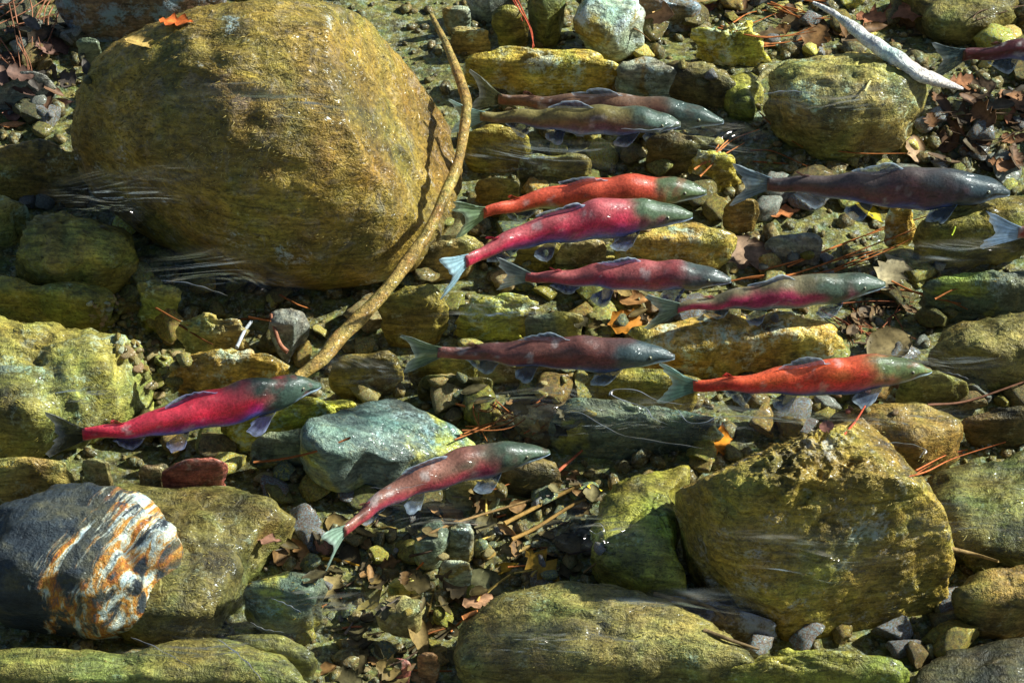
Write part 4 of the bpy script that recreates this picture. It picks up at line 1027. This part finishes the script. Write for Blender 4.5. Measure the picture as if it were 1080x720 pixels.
leaf(965, 160, 34, 1.2, 'oval', (0.32, 0.20, 0.11), 'tan leaf against the round green boulder')
leaf(1070, 128, 42, 0.4, 'lobed', (0.34, 0.13, 0.06), 'rust leaf at the side edge in the shaded drift')
leaf(960, 12, 60, 0.1, 'torn', (0.26, 0.10, 0.05), 'dark rust leaf above the bleached branch')
leaf(920, 22, 40, 0.3, 'torn', (0.30, 0.12, 0.06), 'rust brown leaf touching the bleached branch')
lcols = [(0.22, 0.15, 0.05), (0.17, 0.12, 0.05), (0.30, 0.19, 0.06), (0.14, 0.11, 0.05), (0.34, 0.17, 0.06), (0.25, 0.20, 0.09), (0.12, 0.08, 0.04)]
def scatter_leaves(poly, count, s0, s1, cols, label, group, bias=0.5):
    for _ in range(count):
        u, v = pick(poly, lr)
        kd = ['oval', 'lance', 'lobed', 'torn', 'lance', 'torn'][lr.integers(6)]
        c_ = np.array(cols[lr.integers(len(cols))]) * lr.uniform(0.45, 1.0) * 0.85 + np.array([0.02, 0.016, 0.006])
        sh = {'oval': 'oval', 'lance': 'narrow', 'lobed': 'lobed', 'torn': 'torn'}[kd]
        tone = 'dark brown' if c_[0] < 0.13 else 'rust' if c_[1] < c_[0] * 0.52 else 'olive brown' if c_[1] > c_[0] * 0.7 else 'tan brown'
        leaf(u, v, lr.uniform(s0, s1), lr.normal(bias, 0.7), kd, tuple(c_), sh + ' ' + tone + ' ' + label, group, lift=lr.uniform(0.003, 0.012))
scatter_leaves(LITTER, 130, 11, 34, lcols, 'sodden leaf in the litter bed near the bottom', 'leaves of the litter bed')
scatter_leaves([(980, 95), (1085, 85), (1085, 175), (985, 185)], 34, 18, 44, [(0.20, 0.09, 0.05), (0.12, 0.07, 0.045), (0.30, 0.13, 0.06), (0.09, 0.06, 0.04)], 'sodden leaf in the shaded drift at the side', 'leaves of the shaded drift', 0.1)
scatter_leaves([(-5, 30), (60, 25), (95, 75), (60, 115), (-5, 140)], 30, 16, 40, [(0.20, 0.10, 0.08), (0.12, 0.09, 0.08), (0.16, 0.13, 0.12), (0.26, 0.12, 0.07)], 'leaf in the drift at the top corner', 'leaves of the top corner drift', 0.2)
scatter_leaves([(750, 0), (860, -4), (900, 30), (1000, 20), (960, 60), (880, 50), (790, 50)], 26, 16, 42, [(0.26, 0.12, 0.05), (0.18, 0.11, 0.05), (0.34, 0.16, 0.06), (0.10, 0.07, 0.04)], 'leaf in the drift round the bleached branch', 'leaves round the bleached branch', 0.0)
scatter_leaves([(480, 410), (600, 410), (620, 440), (570, 470), (520, 470), (490, 440)], 26, 14, 32, lcols, 'leaf in the twig tangle below the dark brown salmon', 'leaves of the twig tangle', 0.4)
scatter_leaves([(860, 300), (950, 300), (970, 345), (930, 380), (880, 350)], 20, 12, 28, [(0.22, 0.11, 0.06), (0.28, 0.16, 0.08), (0.14, 0.09, 0.06)], 'small leaf in the needle tangle above the orange red salmon', 'leaves of the needle tangle', 0.2)
scatter_leaves([(600, 300), (700, 300), (690, 350), (600, 345)], 14, 12, 26, lcols, 'small leaf between two salmon in the middle', 'leaves between the salmon', 0.2)

# ------------------------------------------------------------------ salmon
SS = np.array([0.0, 0.06, 0.14, 0.24, 0.36, 0.48, 0.60, 0.70, 0.78, 0.84, 0.89, 0.935, 0.97, 0.99, 1.0])
HU = np.array([.040, .036, .041, .056, .078, .098, .108, .105, .092, .076, .058, .040, .026, .018, .008])
HD = np.array([.040, .037, .042, .060, .082, .100, .110, .110, .102, .090, .074, .056, .038, .024, .010])
WW = np.array([.013, .018, .024, .035, .046, .056, .061, .061, .060, .056, .048, .037, .025, .016, .006])

def sm(a, b, x):
    t = np.clip((x - a) / (b - a), 0, 1)
    return t * t * (3 - 2 * t)

def salmon(label, px, z, red, back, head, belly, low=None, deep=1.0, fin=(0.12, 0.16, 0.24), finedge=(0.65, 0.76, 0.95), head_at=0.80, tailfin=(0.28, 0.36, 0.34), seed=0, roll=0.0, dz=(0, 0), pelvic=1.0, pect=1.0, red_top=None, hump=0.0, kype=0.004):
    root = bpy.data.objects.new('salmon', None)
    col.objects.link(root)
    n = 90
    z = z - 0.065
    zz = np.linspace(z + dz[0], z + dz[1], len(px))
    P = catmull(np.array([at(u, v, q) for (u, v), q in zip(px, zz)]), n)
    Ltot = np.linalg.norm(np.diff(P, axis=0), axis=1).sum()
    i0 = int(n * 0.115)
    tailP = P[:i0 + 1]
    S = P[i0:]
    m = len(S)
    Lb = np.linalg.norm(np.diff(S, axis=0), axis=1).sum()
    s = np.linspace(0, 1, m)
    T = np.gradient(S, axis=0); T /= np.linalg.norm(T, axis=1)[:, None]
    Zv = np.array([0, 0, 1.0])
    P0 = S.copy()
    S = S + Zv * (0.0035 * np.sin(s * 31 + seed * 2.0) * sm(1.0, 0.8, s))[:, None]
    side = np.cross(T, Zv); side /= np.linalg.norm(side, axis=1)[:, None]
    upv = np.cross(side, T)
    cr, sr = math.cos(roll), math.sin(roll)
    side, upv = side * cr + upv * sr, upv * cr - side * sr
    hu, hd, w = (np.interp(s, SS, a) * Lb for a in (HU, HD, WW))
    for _ in range(2):
        hu, hd, w = (np.convolve(np.pad(a, 1, 'edge'), [0.25, 0.5, 0.25], 'valid') for a in (hu, hd, w))
    wob = 1 + 0.035 * fbm(np.stack([s * 9 + seed * 3.1, s * 0, s * 0], axis=1), 1.0, 2, seed=seed)
    deep = deep * 0.89
    hu *= deep * wob * (1 + hump * np.exp(-((s - 0.66) / 0.13) ** 2)); hd *= deep * wob * 0.96
    bend = kype * Lb * sm(0.93, 1.0, s)
    k = 36
    ph = np.arange(k) * 2 * math.pi / k
    cs, sn = np.cos(ph), np.sin(ph)
    r = np.random.default_rng(seed)
    V = []
    for i in range(m):
        h = np.where(sn > 0, hu[i], hd[i])
        ww = w[i] * np.sign(cs) * np.abs(cs) ** 0.92
        hh = h * np.sign(sn) * np.abs(sn) ** 1.0
        sc = np.ones(k)
        # gill cover edge, mouth slit, sunken cheek
        sc *= 1 + 0.022 * math.exp(-((s[i] - 0.805) / 0.012) ** 2) * (np.abs(cs) > 0.3) - 0.028 * math.exp(-((s[i] - 0.785) / 0.014) ** 2) * (np.abs(cs) > 0.3)
        if s[i] > 0.895:
            mouth = np.exp(-((sn + 0.22) / 0.13) ** 2)
            sc *= 1 - 0.20 * mouth * sm(0.895, 0.93, s[i])
        V.append(S[i] + (side[i] * (ww * sc)[:, None] + upv[i] * (hh * sc)[:, None]) + upv[i] * (Lb * (-0.012 * sm(0.9, 1, s[i])) - bend[i]))
    V = np.vstack(V)
    F = grid_faces(m, k, flip=True)
    F.append(tuple(range(k))); F.append(tuple((m - 1) * k + j for j in range(k))[::-1])
    F = [f[::-1] for f in F]
    # natural colouring along the body (s) and round it (sn), shade and sky blue painted below
    sg = np.repeat(s, k); tg = np.tile(sn, m)
    nz = fbm(V, 18, 3, seed=seed) * 0.5
    nf = fbm(V, 60, 2, seed=seed + 3) * 0.5
    A = lambda c: np.array(c)[None, :]
    mx = lambda a, b, f: a * (1 - f[:, None]) + b * f[:, None]
    low = low or tuple(0.55 * a + 0.45 * b for a, b in zip(red, belly))
    c = np.repeat(A(red), len(V), axis=0)
    c = mx(c, A(back), sm(0.15, 0.85, tg + nz * 0.6) * (0.85 if red_top is None else red_top))
    c = mx(c, A(low), sm(0.30, -0.35, tg + nz * 0.5) * sm(0.05, 0.35, sg))  # low and belly tones carry the blue of the shaded underside, painted in
    c = mx(c, A(belly), sm(-0.22, -0.62, tg + nz * 0.3) * sm(0.08, 0.35, sg))
    fh = sm(head_at - 0.14, head_at + 0.06, sg + nz * 0.20 + tg * 0.04)
    head = (0.58 * head[0], 0.66 * head[1], 0.75 * head[2] + 0.02)
    hc = mx(np.repeat(A(head), len(V), axis=0), A(tuple(0.6 * x for x in head)), sm(0.3, 1.0, tg))
    hc = mx(hc, A((0.62, 0.78, 1.0)), sm(-0.30, -0.50, tg + nz * 0.1 - 0.25 * sm(0.92, 1.0, sg)) * sm(0.84, 0.90, sg))
    hc = mx(hc, A((0.02, 0.02, 0.025)), np.exp(-((tg + 0.22) / 0.10) ** 2) * sm(0.89, 0.92, sg) * 0.8)
    c = mx(c, hc, fh)
    # scars and pale worn patches, the dark rim of the gill plate, darker cheek
    fg = fbm(V + seed * 3.3, 34, 3, 0.6, seed + 11)
    c = mx(c, A((0.50, 0.46, 0.44)), sm(0.66, 1.0, fg) * 0.42 * sm(0.75, 0.55, sg))
    c = mx(c, A(tuple(0.35 * x for x in back)), sm(0.45, 0.9, -fg) * 0.45)
    c = mx(c, A((0.03, 0.03, 0.03)), np.exp(-((sg - 0.79 + 0.03 * tg * tg) / 0.009) ** 2) * 0.40 * (np.abs(tg) < 0.8))
    c = c * (1 + 0.45 * nf + 0.5 * nz)[:, None]
    loc = np.array([S[m // 2][0], S[m // 2][1], S[:, 2].mean() - 0.11 * Lb])
    root.location = loc
    def part(nm, V_, F_, mat, C_=None, parent=None):
        o = mesh_obj(nm, sway(V_, 0.0045) - loc, F_, M[mat], colors=None if C_ is None else np.clip(C_, 0.003, 1))
        o.parent = parent or root
        return o
    part('body', V, F, 'skin', c)

    def fin_mesh(nm, base0, base1, tips, thick=0.0011, rays=9, cin=fin, cout=finedge, bulge=0.0, nrm=None):
        """a fin: from the base line (base0..base1) out to the tip curve, ribbed by its rays"""
        nu, nv = rays * 2 + 1, 7
        tips = catmull(np.array(tips), nu)
        mid_ = (base0 + base1) / 2
        tips = mid_ + (tips - mid_) * (1 + 0.07 * r.normal(size=(nu, 1)) * (np.arange(nu) % 2)[:, None])
        tu = np.linspace(0, 1, nu)[:, None]
        base = base0 * (1 - tu) + base1 * tu if not callable(base0) else base0(tu)
        nrm = nrm if nrm is not None else np.cross(base[-1] - base[0], tips[nu // 2] - base[nu // 2])
        nrm = nrm / (np.linalg.norm(nrm) + 1e-9)
        VV, CC = [], []
        for j in range(nv):
            f = j / (nv - 1)
            q = base * (1 - f) + tips * f
            rip = (np.arange(nu) % 2)[:, None] * 0.0011
            q = q + nrm * (rip + bulge * math.sin(f * 2.2)) + nrm * 0.004 * f * np.sin(tu * 7 + seed)
            VV.append(q)
            e = max(f - 0.72, 0) / 0.28
            edge = np.clip(np.maximum(e, 0.9 * sm(0.88, 1.0, tu[:, 0]) * (f > 0.15)), 0, 1)[:, None]
            ray = (0.72 + 0.5 * (np.arange(nu) % 2))[:, None]
            CC.append((np.array(cin) * (1.15 if nm == 'tail_fin' else 0.62) * (1 - edge) + np.array(cout) * edge) * ray)
        V1 = np.vstack(VV); C1 = np.vstack(CC)
        F1 = grid_faces(nv, nu, closed=False)
        nn = nv * nu
        V_ = np.vstack([V1 + nrm * thick / 2, V1 - nrm * thick / 2])
        F_ = F1 + [tuple(i + nn for i in f[::-1]) for f in F1]
        rim = [j for j in range(nu)] + [i * nu + nu - 1 for i in range(1, nv)] + [(nv - 1) * nu + j for j in range(nu - 2, -1, -1)] + [i * nu for i in range(nv - 2, 0, -1)]
        for i in range(len(rim)):
            a, b_ = rim[i], rim[(i + 1) % len(rim)]
            F_.append((b_, a, a + nn, b_ + nn))
        return part(nm, V_, F_, 'tail' if nm == 'tail_fin' else 'fin', np.vstack([C1, C1]))

    def bp(ss, t, out=1.0, sd=0.0):
        i = min(int(ss * (m - 1)), m - 1)
        h = hu[i] if t > 0 else hd[i]
        return S[i] + upv[i] * h * t * out + side[i] * w[i] * sd
    # tail: forked fan continuing the peduncle
    e = S[0]; back_dir = -(tailP[-1] - tailP[0]); back_dir /= np.linalg.norm(back_dir)
    Lt = Ltot * 0.125
    u0 = upv[0]; sd0 = side[0]
    cu = (tailP[0] - (e + back_dir * np.linalg.norm(tailP[0] - e)))
    tips = [e + u0 * Lb * 0.055 + back_dir * Lt * 0.25, e + u0 * Lb * 0.118 + back_dir * Lt * 1.02, e + u0 * Lb * 0.060 + back_dir * Lt * 0.86, e + back_dir * Lt * 0.66 + sd0 * 0.006, e - u0 * Lb * 0.060 + back_dir * Lt * 0.86, e - u0 * Lb * 0.118 + back_dir * Lt * 1.02, e - u0 * Lb * 0.055 + back_dir * Lt * 0.25]
    fin_mesh('tail_fin', e + u0 * hu[0] * 0.92 - back_dir * 0.012, e - u0 * hd[0] * 0.92 - back_dir * 0.012, tips, rays=12, cin=tailfin, cout=tuple(min(1, 0.7 * a + 0.28) for a in tailfin), nrm=sd0)
    # dorsal, adipose, anal
    a, b_ = bp(0.40, 0.93), bp(0.56, 0.96)
    bk = -T[m // 2]
    up2 = upv[m // 2]
    fin_mesh('dorsal_fin', a, b_, [a + bk * Lb * 0.050 + up2 * Lb * 0.012, a + bk * Lb * 0.035 + up2 * Lb * 0.026, b_ + bk * Lb * 0.075 + up2 * Lb * 0.038, b_ + up2 * Lb * 0.004], rays=7)
    a, b_ = bp(0.155, 0.93), bp(0.185, 0.95)
    fin_mesh('adipose_fin', a, b_, [a + bk * Lb * 0.035 + upv[8] * Lb * 0.022, a + bk * Lb * 0.02 + upv[8] * Lb * 0.03, b_ + upv[8] * Lb * 0.006], rays=3, cin=tuple(x * 0.6 for x in red), cout=red)
    a, b_ = bp(0.155, -0.92), bp(0.275, -0.93)
    fin_mesh('anal_fin', a, b_, [a + bk * Lb * 0.035 - upv[8] * Lb * 0.018, a + bk * Lb * 0.010 - upv[8] * Lb * 0.045, b_ + bk * Lb * 0.055 - upv[8] * Lb * 0.078, b_ - upv[8] * Lb * 0.004], rays=6)
    for q in (1, -1):
        i = int(0.42 * (m - 1)); tq = -T[i]
        a, b_ = bp(0.40, -0.86, 1.0, 0.42 * q), bp(0.435, -0.86, 1.0, 0.45 * q)
        out = (side[i] * q * 0.62 - upv[i] * 0.78)
        fl = Lb * 0.074 * pelvic
        fin_mesh('pelvic_fin', a, b_, [a + tq * fl * 0.85 + out * fl * 0.30, a + tq * fl * 0.80 + out * fl * 0.72, b_ + tq * fl * 0.55 + out * fl * 0.98, b_ + out * fl * 0.08], rays=5)
        i = int(0.765 * (m - 1)); tq = -T[i]
        a, b_ = bp(0.755, -0.62, 1.0, 0.70 * q), bp(0.785, -0.55, 1.0, 0.74 * q)
        out = (side[i] * q * 0.55 - upv[i] * 0.75)
        fl = Lb * 0.098 * pect
        fin_mesh('pectoral_fin', a, b_, [a + tq * fl * 0.75 + out * fl * 0.20, a + tq * fl * 0.95 + out * fl * 0.62, b_ + tq * fl * 0.62 + out * fl * 0.86, b_ + out * fl * 0.08], rays=6)
        i = int(0.905 * (m - 1))
        ec = S[i] + upv[i] * hu[i] * 0.30 + side[i] * q * w[i] * 0.86
        er = Lb * 0.0095
        ev = ICO2[0] * er * np.array([1, 1, 1]) + ec
        eo = part('eye', ev, ICO2[1].tolist(), 'iris')
        pv = ICO2[0] * er * 0.62 + ec + side[i] * q * er * 0.55 + upv[i] * er * 0.15
        part('pupil', pv, ICO2[1].tolist(), 'pupil', None, eo)
    tag(root, label, 'salmon', 'salmon holding in the current')
    return root

BLU = (0.16, 0.27, 0.62)
PB = (0.42, 0.52, 0.74)
salmon('olive backed salmon with faint purple flank, front one of the topmost pair', [(478, 123), (520, 124), (580, 125), (650, 126), (720, 128)], 0.27, (0.21, 0.13, 0.055), (0.17, 0.135, 0.04), (0.15, 0.19, 0.10), BLU, low=(0.16, 0.09, 0.14), seed=1, deep=0.86, tailfin=(0.30, 0.44, 0.40), red_top=0.9)
salmon('maroon backed salmon half hidden behind the olive backed one at the top', [(498, 96), (530, 104), (600, 112), (680, 118), (762, 126)], 0.15, (0.21, 0.075, 0.055), (0.16, 0.09, 0.05), (0.13, 0.17, 0.10), BLU, low=(0.16, 0.09, 0.12), seed=2, deep=0.86, tailfin=(0.10, 0.10, 0.05))
salmon('scarlet salmon with green snout, upper of the two touching red ones', [(482, 233), (520, 222), (580, 209), (650, 204), (746, 199)], 0.19, (0.72, 0.085, 0.045), (0.62, 0.10, 0.05), (0.22, 0.26, 0.08), (0.34, 0.48, 0.30), low=(0.45, 0.26, 0.10), seed=3, deep=0.90, hump=0.06, tailfin=(0.32, 0.44, 0.26), head_at=0.83)
salmon('magenta red salmon bent upward, lower of the two touching red ones', [(468, 294), (506, 268), (560, 247), (630, 233), (728, 222)], 0.29, (0.66, 0.035, 0.085), (0.42, 0.10, 0.10), (0.20, 0.25, 0.09), (0.10, 0.17, 0.58), low=(0.34, 0.07, 0.24), seed=4, deep=0.96, hump=0.10, kype=0.012, tailfin=(0.40, 0.58, 0.66), fin=(0.07, 0.10, 0.26), head_at=0.82)
salmon('dusky crimson salmon with blue white fins in the middle of the group', [(527, 288), (570, 292), (630, 291), (700, 290), (771, 292)], 0.26, (0.48, 0.05, 0.07), (0.30, 0.085, 0.075), (0.17, 0.18, 0.12), (0.20, 0.30, 0.72), low=(0.30, 0.07, 0.20), seed=5, deep=0.9, tailfin=(0.20, 0.24, 0.22), fin=(0.20, 0.26, 0.55), finedge=(0.70, 0.80, 1.0), pelvic=1.2, head_at=0.80)
salmon('green backed salmon with a pink red stripe along its flank', [(686, 328), (730, 321), (790, 313), (860, 305), (934, 297)], 0.25, (0.55, 0.04, 0.12), (0.19, 0.15, 0.08), (0.15, 0.19, 0.09), (0.26, 0.38, 0.44), low=(0.50, 0.05, 0.16), seed=6, deep=0.9, tailfin=(0.26, 0.34, 0.26), head_at=0.78, red_top=1.0)
salmon('dark brown red salmon lying level below the dusky crimson one', [(430, 374), (490, 372), (570, 372), (640, 373), (711, 373)], 0.25, (0.25, 0.055, 0.045), (0.16, 0.065, 0.05), (0.12, 0.15, 0.11), (0.09, 0.16, 0.40), low=(0.13, 0.05, 0.08), seed=7, deep=0.86, tailfin=(0.17, 0.22, 0.13), head_at=0.80)
salmon('bright orange red salmon with a green gold head beside the yellow flat rock', [(700, 404), (745, 407), (820, 401), (900, 395), (983, 385)], 0.25, (0.80, 0.045, 0.045), (0.66, 0.11, 0.035), (0.26, 0.30, 0.07), (0.06, 0.10, 0.40), low=(0.52, 0.08, 0.13), seed=8, deep=0.93, hump=0.14, kype=0.014, tailfin=(0.16, 0.28, 0.24), fin=(0.20, 0.27, 0.42), head_at=0.80)
salmon('vivid crimson salmon swimming alone beside the cracked yellow slab', [(54, 456), (100, 457), (170, 444), (250, 424), (341, 400)], 0.24, (0.74, 0.018, 0.055), (0.50, 0.04, 0.06), (0.13, 0.18, 0.09), (0.12, 0.16, 0.62), low=(0.48, 0.03, 0.20), seed=9, deep=0.95, hump=0.08, kype=0.012, tailfin=(0.045, 0.045, 0.03), fin=(0.08, 0.07, 0.20), finedge=(0.5, 0.55, 0.85), head_at=0.77, pect=1.1)
salmon('brown red salmon with curved tail above the leaf litter', [(343, 582), (372, 552), (420, 517), (490, 491), (578, 472)], 0.22, (0.42, 0.06, 0.07), (0.24, 0.10, 0.07), (0.16, 0.20, 0.09), (0.25, 0.33, 0.50), low=(0.44, 0.05, 0.13), seed=10, deep=0.85, tailfin=(0.32, 0.44, 0.34), head_at=0.78, red_top=1.0)
salmon('large dark purple salmon with white lower jaw under the round green boulder', [(776, 194), (830, 194), (900, 197), (970, 199), (1066, 198)], 0.25, (0.15, 0.05, 0.055), (0.085, 0.06, 0.055), (0.09, 0.115, 0.09), (0.08, 0.13, 0.42), low=(0.11, 0.05, 0.09), seed=11, deep=1.02, hump=0.10, kype=0.016, tailfin=(0.20, 0.26, 0.30), head_at=0.80, red_top=1.0)
salmon('salmon mostly out of view, only its blue white tail enters at the edge', [(1042, 241), (1085, 243), (1150, 241), (1230, 238), (1315, 234)], 0.25, (0.40, 0.06, 0.06), (0.20, 0.10, 0.07), (0.14, 0.18, 0.09), BLU, seed=12, tailfin=(0.42, 0.55, 0.72))
salmon('dark red salmon entering at the corner beside the bleached branch tip', [(985, 66), (1025, 57), (1080, 53), (1160, 50), (1260, 46)], 0.20, (0.10, 0.012, 0.015), (0.06, 0.016, 0.016), (0.10, 0.13, 0.08), BLU, seed=13, tailfin=(0.09, 0.13, 0.14), deep=0.95)

# ------------------------------------------------------------------ water: a clear, faintly green body and the ripples that catch the sun
WZ = 0.74
RUFFLE = 0.062
m = bpy.data.materials.new('clear_water')
m.use_nodes = True
nt = m.node_tree
nt.nodes.remove(nt.nodes['Principled BSDF'])
tb = N(nt, 'ShaderNodeBsdfTransparent')
tb.inputs['Color'].default_value = (0.93, 0.99, 1.0, 1)
nt.links.new(tb.outputs[0], nt.nodes['Material Output'].inputs['Surface'])
nx = 90
gx = np.linspace(-3.1, 3.1, nx); gy = np.linspace(-2.9, 3.3, nx)
X, Y = np.meshgrid(gx, gy)
Pw = np.stack([X.ravel(), Y.ravel() * 2.2, np.zeros(nx * nx)], axis=1)
top = np.stack([X.ravel(), Y.ravel(), WZ + 0.006 * fbm(Pw, 2.5, 3, seed=60)], axis=1)
bot = top.copy(); bot[:, 2] = -1.2
Fw = grid_faces(nx, nx, closed=False)
nn = nx * nx
Fb = [tuple(i + nn for i in f[::-1]) for f in Fw]
rim = [j for j in range(nx)] + [i * nx + nx - 1 for i in range(1, nx)] + [(nx - 1) * nx + j for j in range(nx - 2, -1, -1)] + [i * nx for i in range(nx - 2, 0, -1)]
Fs = [(rim[(i + 1) % len(rim)], rim[i], rim[i] + nn, rim[(i + 1) % len(rim)] + nn) for i in range(len(rim))]
water = mesh_obj('water', np.vstack([top, bot]), Fw + Fb + Fs, m)
tag(water, kind='structure')

mr_ = bpy.data.materials.new('water_surface')
mr_.use_nodes = True
nt = mr_.node_tree
nt.nodes.remove(nt.nodes['Principled BSDF'])
gl = N(nt, 'ShaderNodeBsdfGlossy', Roughness=0.32)
tp = N(nt, 'ShaderNodeBsdfTransparent')
fr = N(nt, 'ShaderNodeFresnel', IOR=1.333)
mx_ = N(nt, 'ShaderNodeMixShader')
nt.links.new(fr.outputs[0], mx_.inputs[0]); nt.links.new(tp.outputs[0], mx_.inputs[1]); nt.links.new(gl.outputs[0], mx_.inputs[2])
nt.links.new(mx_.outputs[0], nt.nodes['Material Output'].inputs['Surface'])
M['ripple'] = mr_
def ripple(px, wpx=1.5, h=0.0026):
    """a steep little crest on the surface, open underneath"""
    P = catmull(np.array([at(u, v, WZ + 0.004) for u, v in px]), 16 * len(px))
    n_ = len(P)
    T = np.gradient(P, axis=0); T /= np.linalg.norm(T, axis=1)[:, None] + 1e-9
    sd = np.cross(T, np.array([0, 0, 1.0])); sd /= np.linalg.norm(sd, axis=1)[:, None] + 1e-9
    tt = np.linspace(0, 1, n_)
    wpx = wpx * rnd.uniform(0.7, 1.6)
    wv = wpx / 432 * np.sin(math.pi * np.clip(tt, 0.02, 0.98)) ** 0.5 * (1 + 0.35 * np.sin(tt * 23))
    prof = np.linspace(-1, 1, 7)
    V_ = np.vstack([P + sd * (wv * q)[:, None] + np.array([0, 0, 1.0]) * (h * (1 - q * q) * wv / (wpx / 432))[:, None] for q in prof])
    F_ = grid_faces(7, n_, closed=False)
    V_ = np.vstack([V_, V_ - np.array([0, 0, 0.0006])])
    k_ = 7 * n_
    F_ = F_ + [tuple(i + k_ for i in f[::-1]) for f in F_]
    o = mesh_obj('ripple', V_, F_, M['ripple'])
    o.parent = water
    return o
for px in ([(598, 434), (615, 437), (640, 452), (655, 459), (680, 464), (715, 469), (742, 473)],
           [(722, 427), (695, 423), (672, 413), (650, 411), (644, 416), (656, 423), (680, 430), (688, 441), (705, 448)],
           [(230, 674), (240, 682), (262, 702), (276, 718)], [(138, 672), (158, 680), (176, 690), (205, 705)],
           [(264, 656), (278, 664), (300, 667)], [(286, 631), (300, 637), (318, 646)], [(340, 649), (350, 654)], 
           [(715, 432), (725, 445), (745, 446), (760, 440), (800, 441), (838, 444)], [(803, 100), (830, 97), (860, 99)],
           [(655, 136), (690, 138), (712, 131)], [(925, 374), (960, 377), (990, 379)], [(990, 392), (1010, 396), (1022, 400)],
           [(390, 514), (420, 516), (450, 510)], [(170, 296), (200, 300), (240, 312)], [(920, 470), (950, 468), (975, 474), (970, 482)], [(620, 556), (630, 552), (637, 559), (628, 563), (621, 558)]):
    ripple(px)

# ruffled patches of the surface, calm towards their rims
mp_ = bpy.data.materials.new('ruffled_water')
mp_.use_nodes = True
nt = mp_.node_tree
nt.nodes.remove(nt.nodes['Principled BSDF'])
gl = N(nt, 'ShaderNodeBsdfGlossy', Roughness=0.10)
tp = N(nt, 'ShaderNodeBsdfTransparent')
fr = N(nt, 'ShaderNodeFresnel', IOR=1.333)
mx_ = N(nt, 'ShaderNodeMixShader')
vc = N(nt, 'ShaderNodeVertexColor', layer_name='Col')
ge = N(nt, 'ShaderNodeNewGeometry')
ma = N(nt, 'ShaderNodeMapping')
ma.inputs['Scale'].default_value = (4, 10.5, 1)
no = N(nt, 'ShaderNodeTexNoise', Scale=1.0, Detail=2.0, Distortion=1.8)
hm = N(nt, 'ShaderNodeMath', operation='MULTIPLY')
fm_ = N(nt, 'ShaderNodeMath', operation='MULTIPLY')
bp = N(nt, 'ShaderNodeBump', Strength=1.0, Distance=RUFFLE)
Lk = nt.links.new
Lk(ge.outputs['Position'], ma.inputs[0]); Lk(ma.outputs[0], no.inputs['Vector'])
Lk(no.outputs['Fac'], hm.inputs[0]); Lk(vc.outputs[0], hm.inputs[1]); Lk(hm.outputs[0], bp.inputs['Height'])
Lk(bp.outputs[0], gl.inputs['Normal']); Lk(bp.outputs[0], fr.inputs['Normal'])
Lk(fr.outputs[0], fm_.inputs[0]); Lk(vc.outputs[0], fm_.inputs[1])
Lk(fm_.outputs[0], mx_.inputs[0]); Lk(tp.outputs[0], mx_.inputs[1]); Lk(gl.outputs[0], mx_.inputs[2])
Lk(mx_.outputs[0], nt.nodes['Material Output'].inputs['Surface'])
wr = np.random.default_rng(12)
for (u, v, a, b) in [(665, 445, 120, 34), (800, 446, 110, 24), (235, 688, 150, 36), (225, 292, 120, 26), (975, 388, 90, 28), (130, 205, 90, 40), (885, 108, 90, 34), (440, 548, 100, 24),
                     (625, 565, 80, 34), (850, 590, 130, 36), (575, 168, 120, 20), (1020, 560, 80, 40), (60, 415, 80, 32), (590, 680, 130, 32), (300, 110, 120, 36), (560, 425, 90, 20), (1000, 270, 80, 22), (150, 600, 90, 30), (385, 395, 70, 20), (520, 330, 80, 16), (760, 150, 70, 24), (960, 450, 90, 24), (720, 640, 90, 26), (330, 640, 90, 28)]:
    nr_, na_ = 14, 48
    th = np.arange(na_) * 2 * math.pi / na_
    rad = 1 + 0.22 * np.sin(2 * th + wr.uniform(0, 6)) + 0.12 * np.sin(3 * th + wr.uniform(0, 6)) + 0.07 * np.sin(5 * th + wr.uniform(0, 6))
    Vp, Cp = [], []
    for k in range(nr_):
        f = 0.02 + 0.98 * k / (nr_ - 1)
        for q in range(na_):
            Vp.append(at(u + a * f * rad[q] * math.cos(th[q]), v + b * f * rad[q] * math.sin(th[q]), WZ + 0.02))
            Cp.append([(1 - f * f) ** 1.2] * 3)
    Vp = np.array(Vp); Cp = np.array(Cp)
    Vp[:, 2] += 0.004 * Cp[:, 0] * fbm(Vp * np.array([5, 15, 1]), 1.0, 2, seed=71)
    n0 = len(Vp)
    Fp = grid_faces(nr_, na_) + [tuple(range(na_))[::-1]]
    o = mesh_obj('ripple', Vp, Fp, mp_, colors=Cp)
    o.parent = water
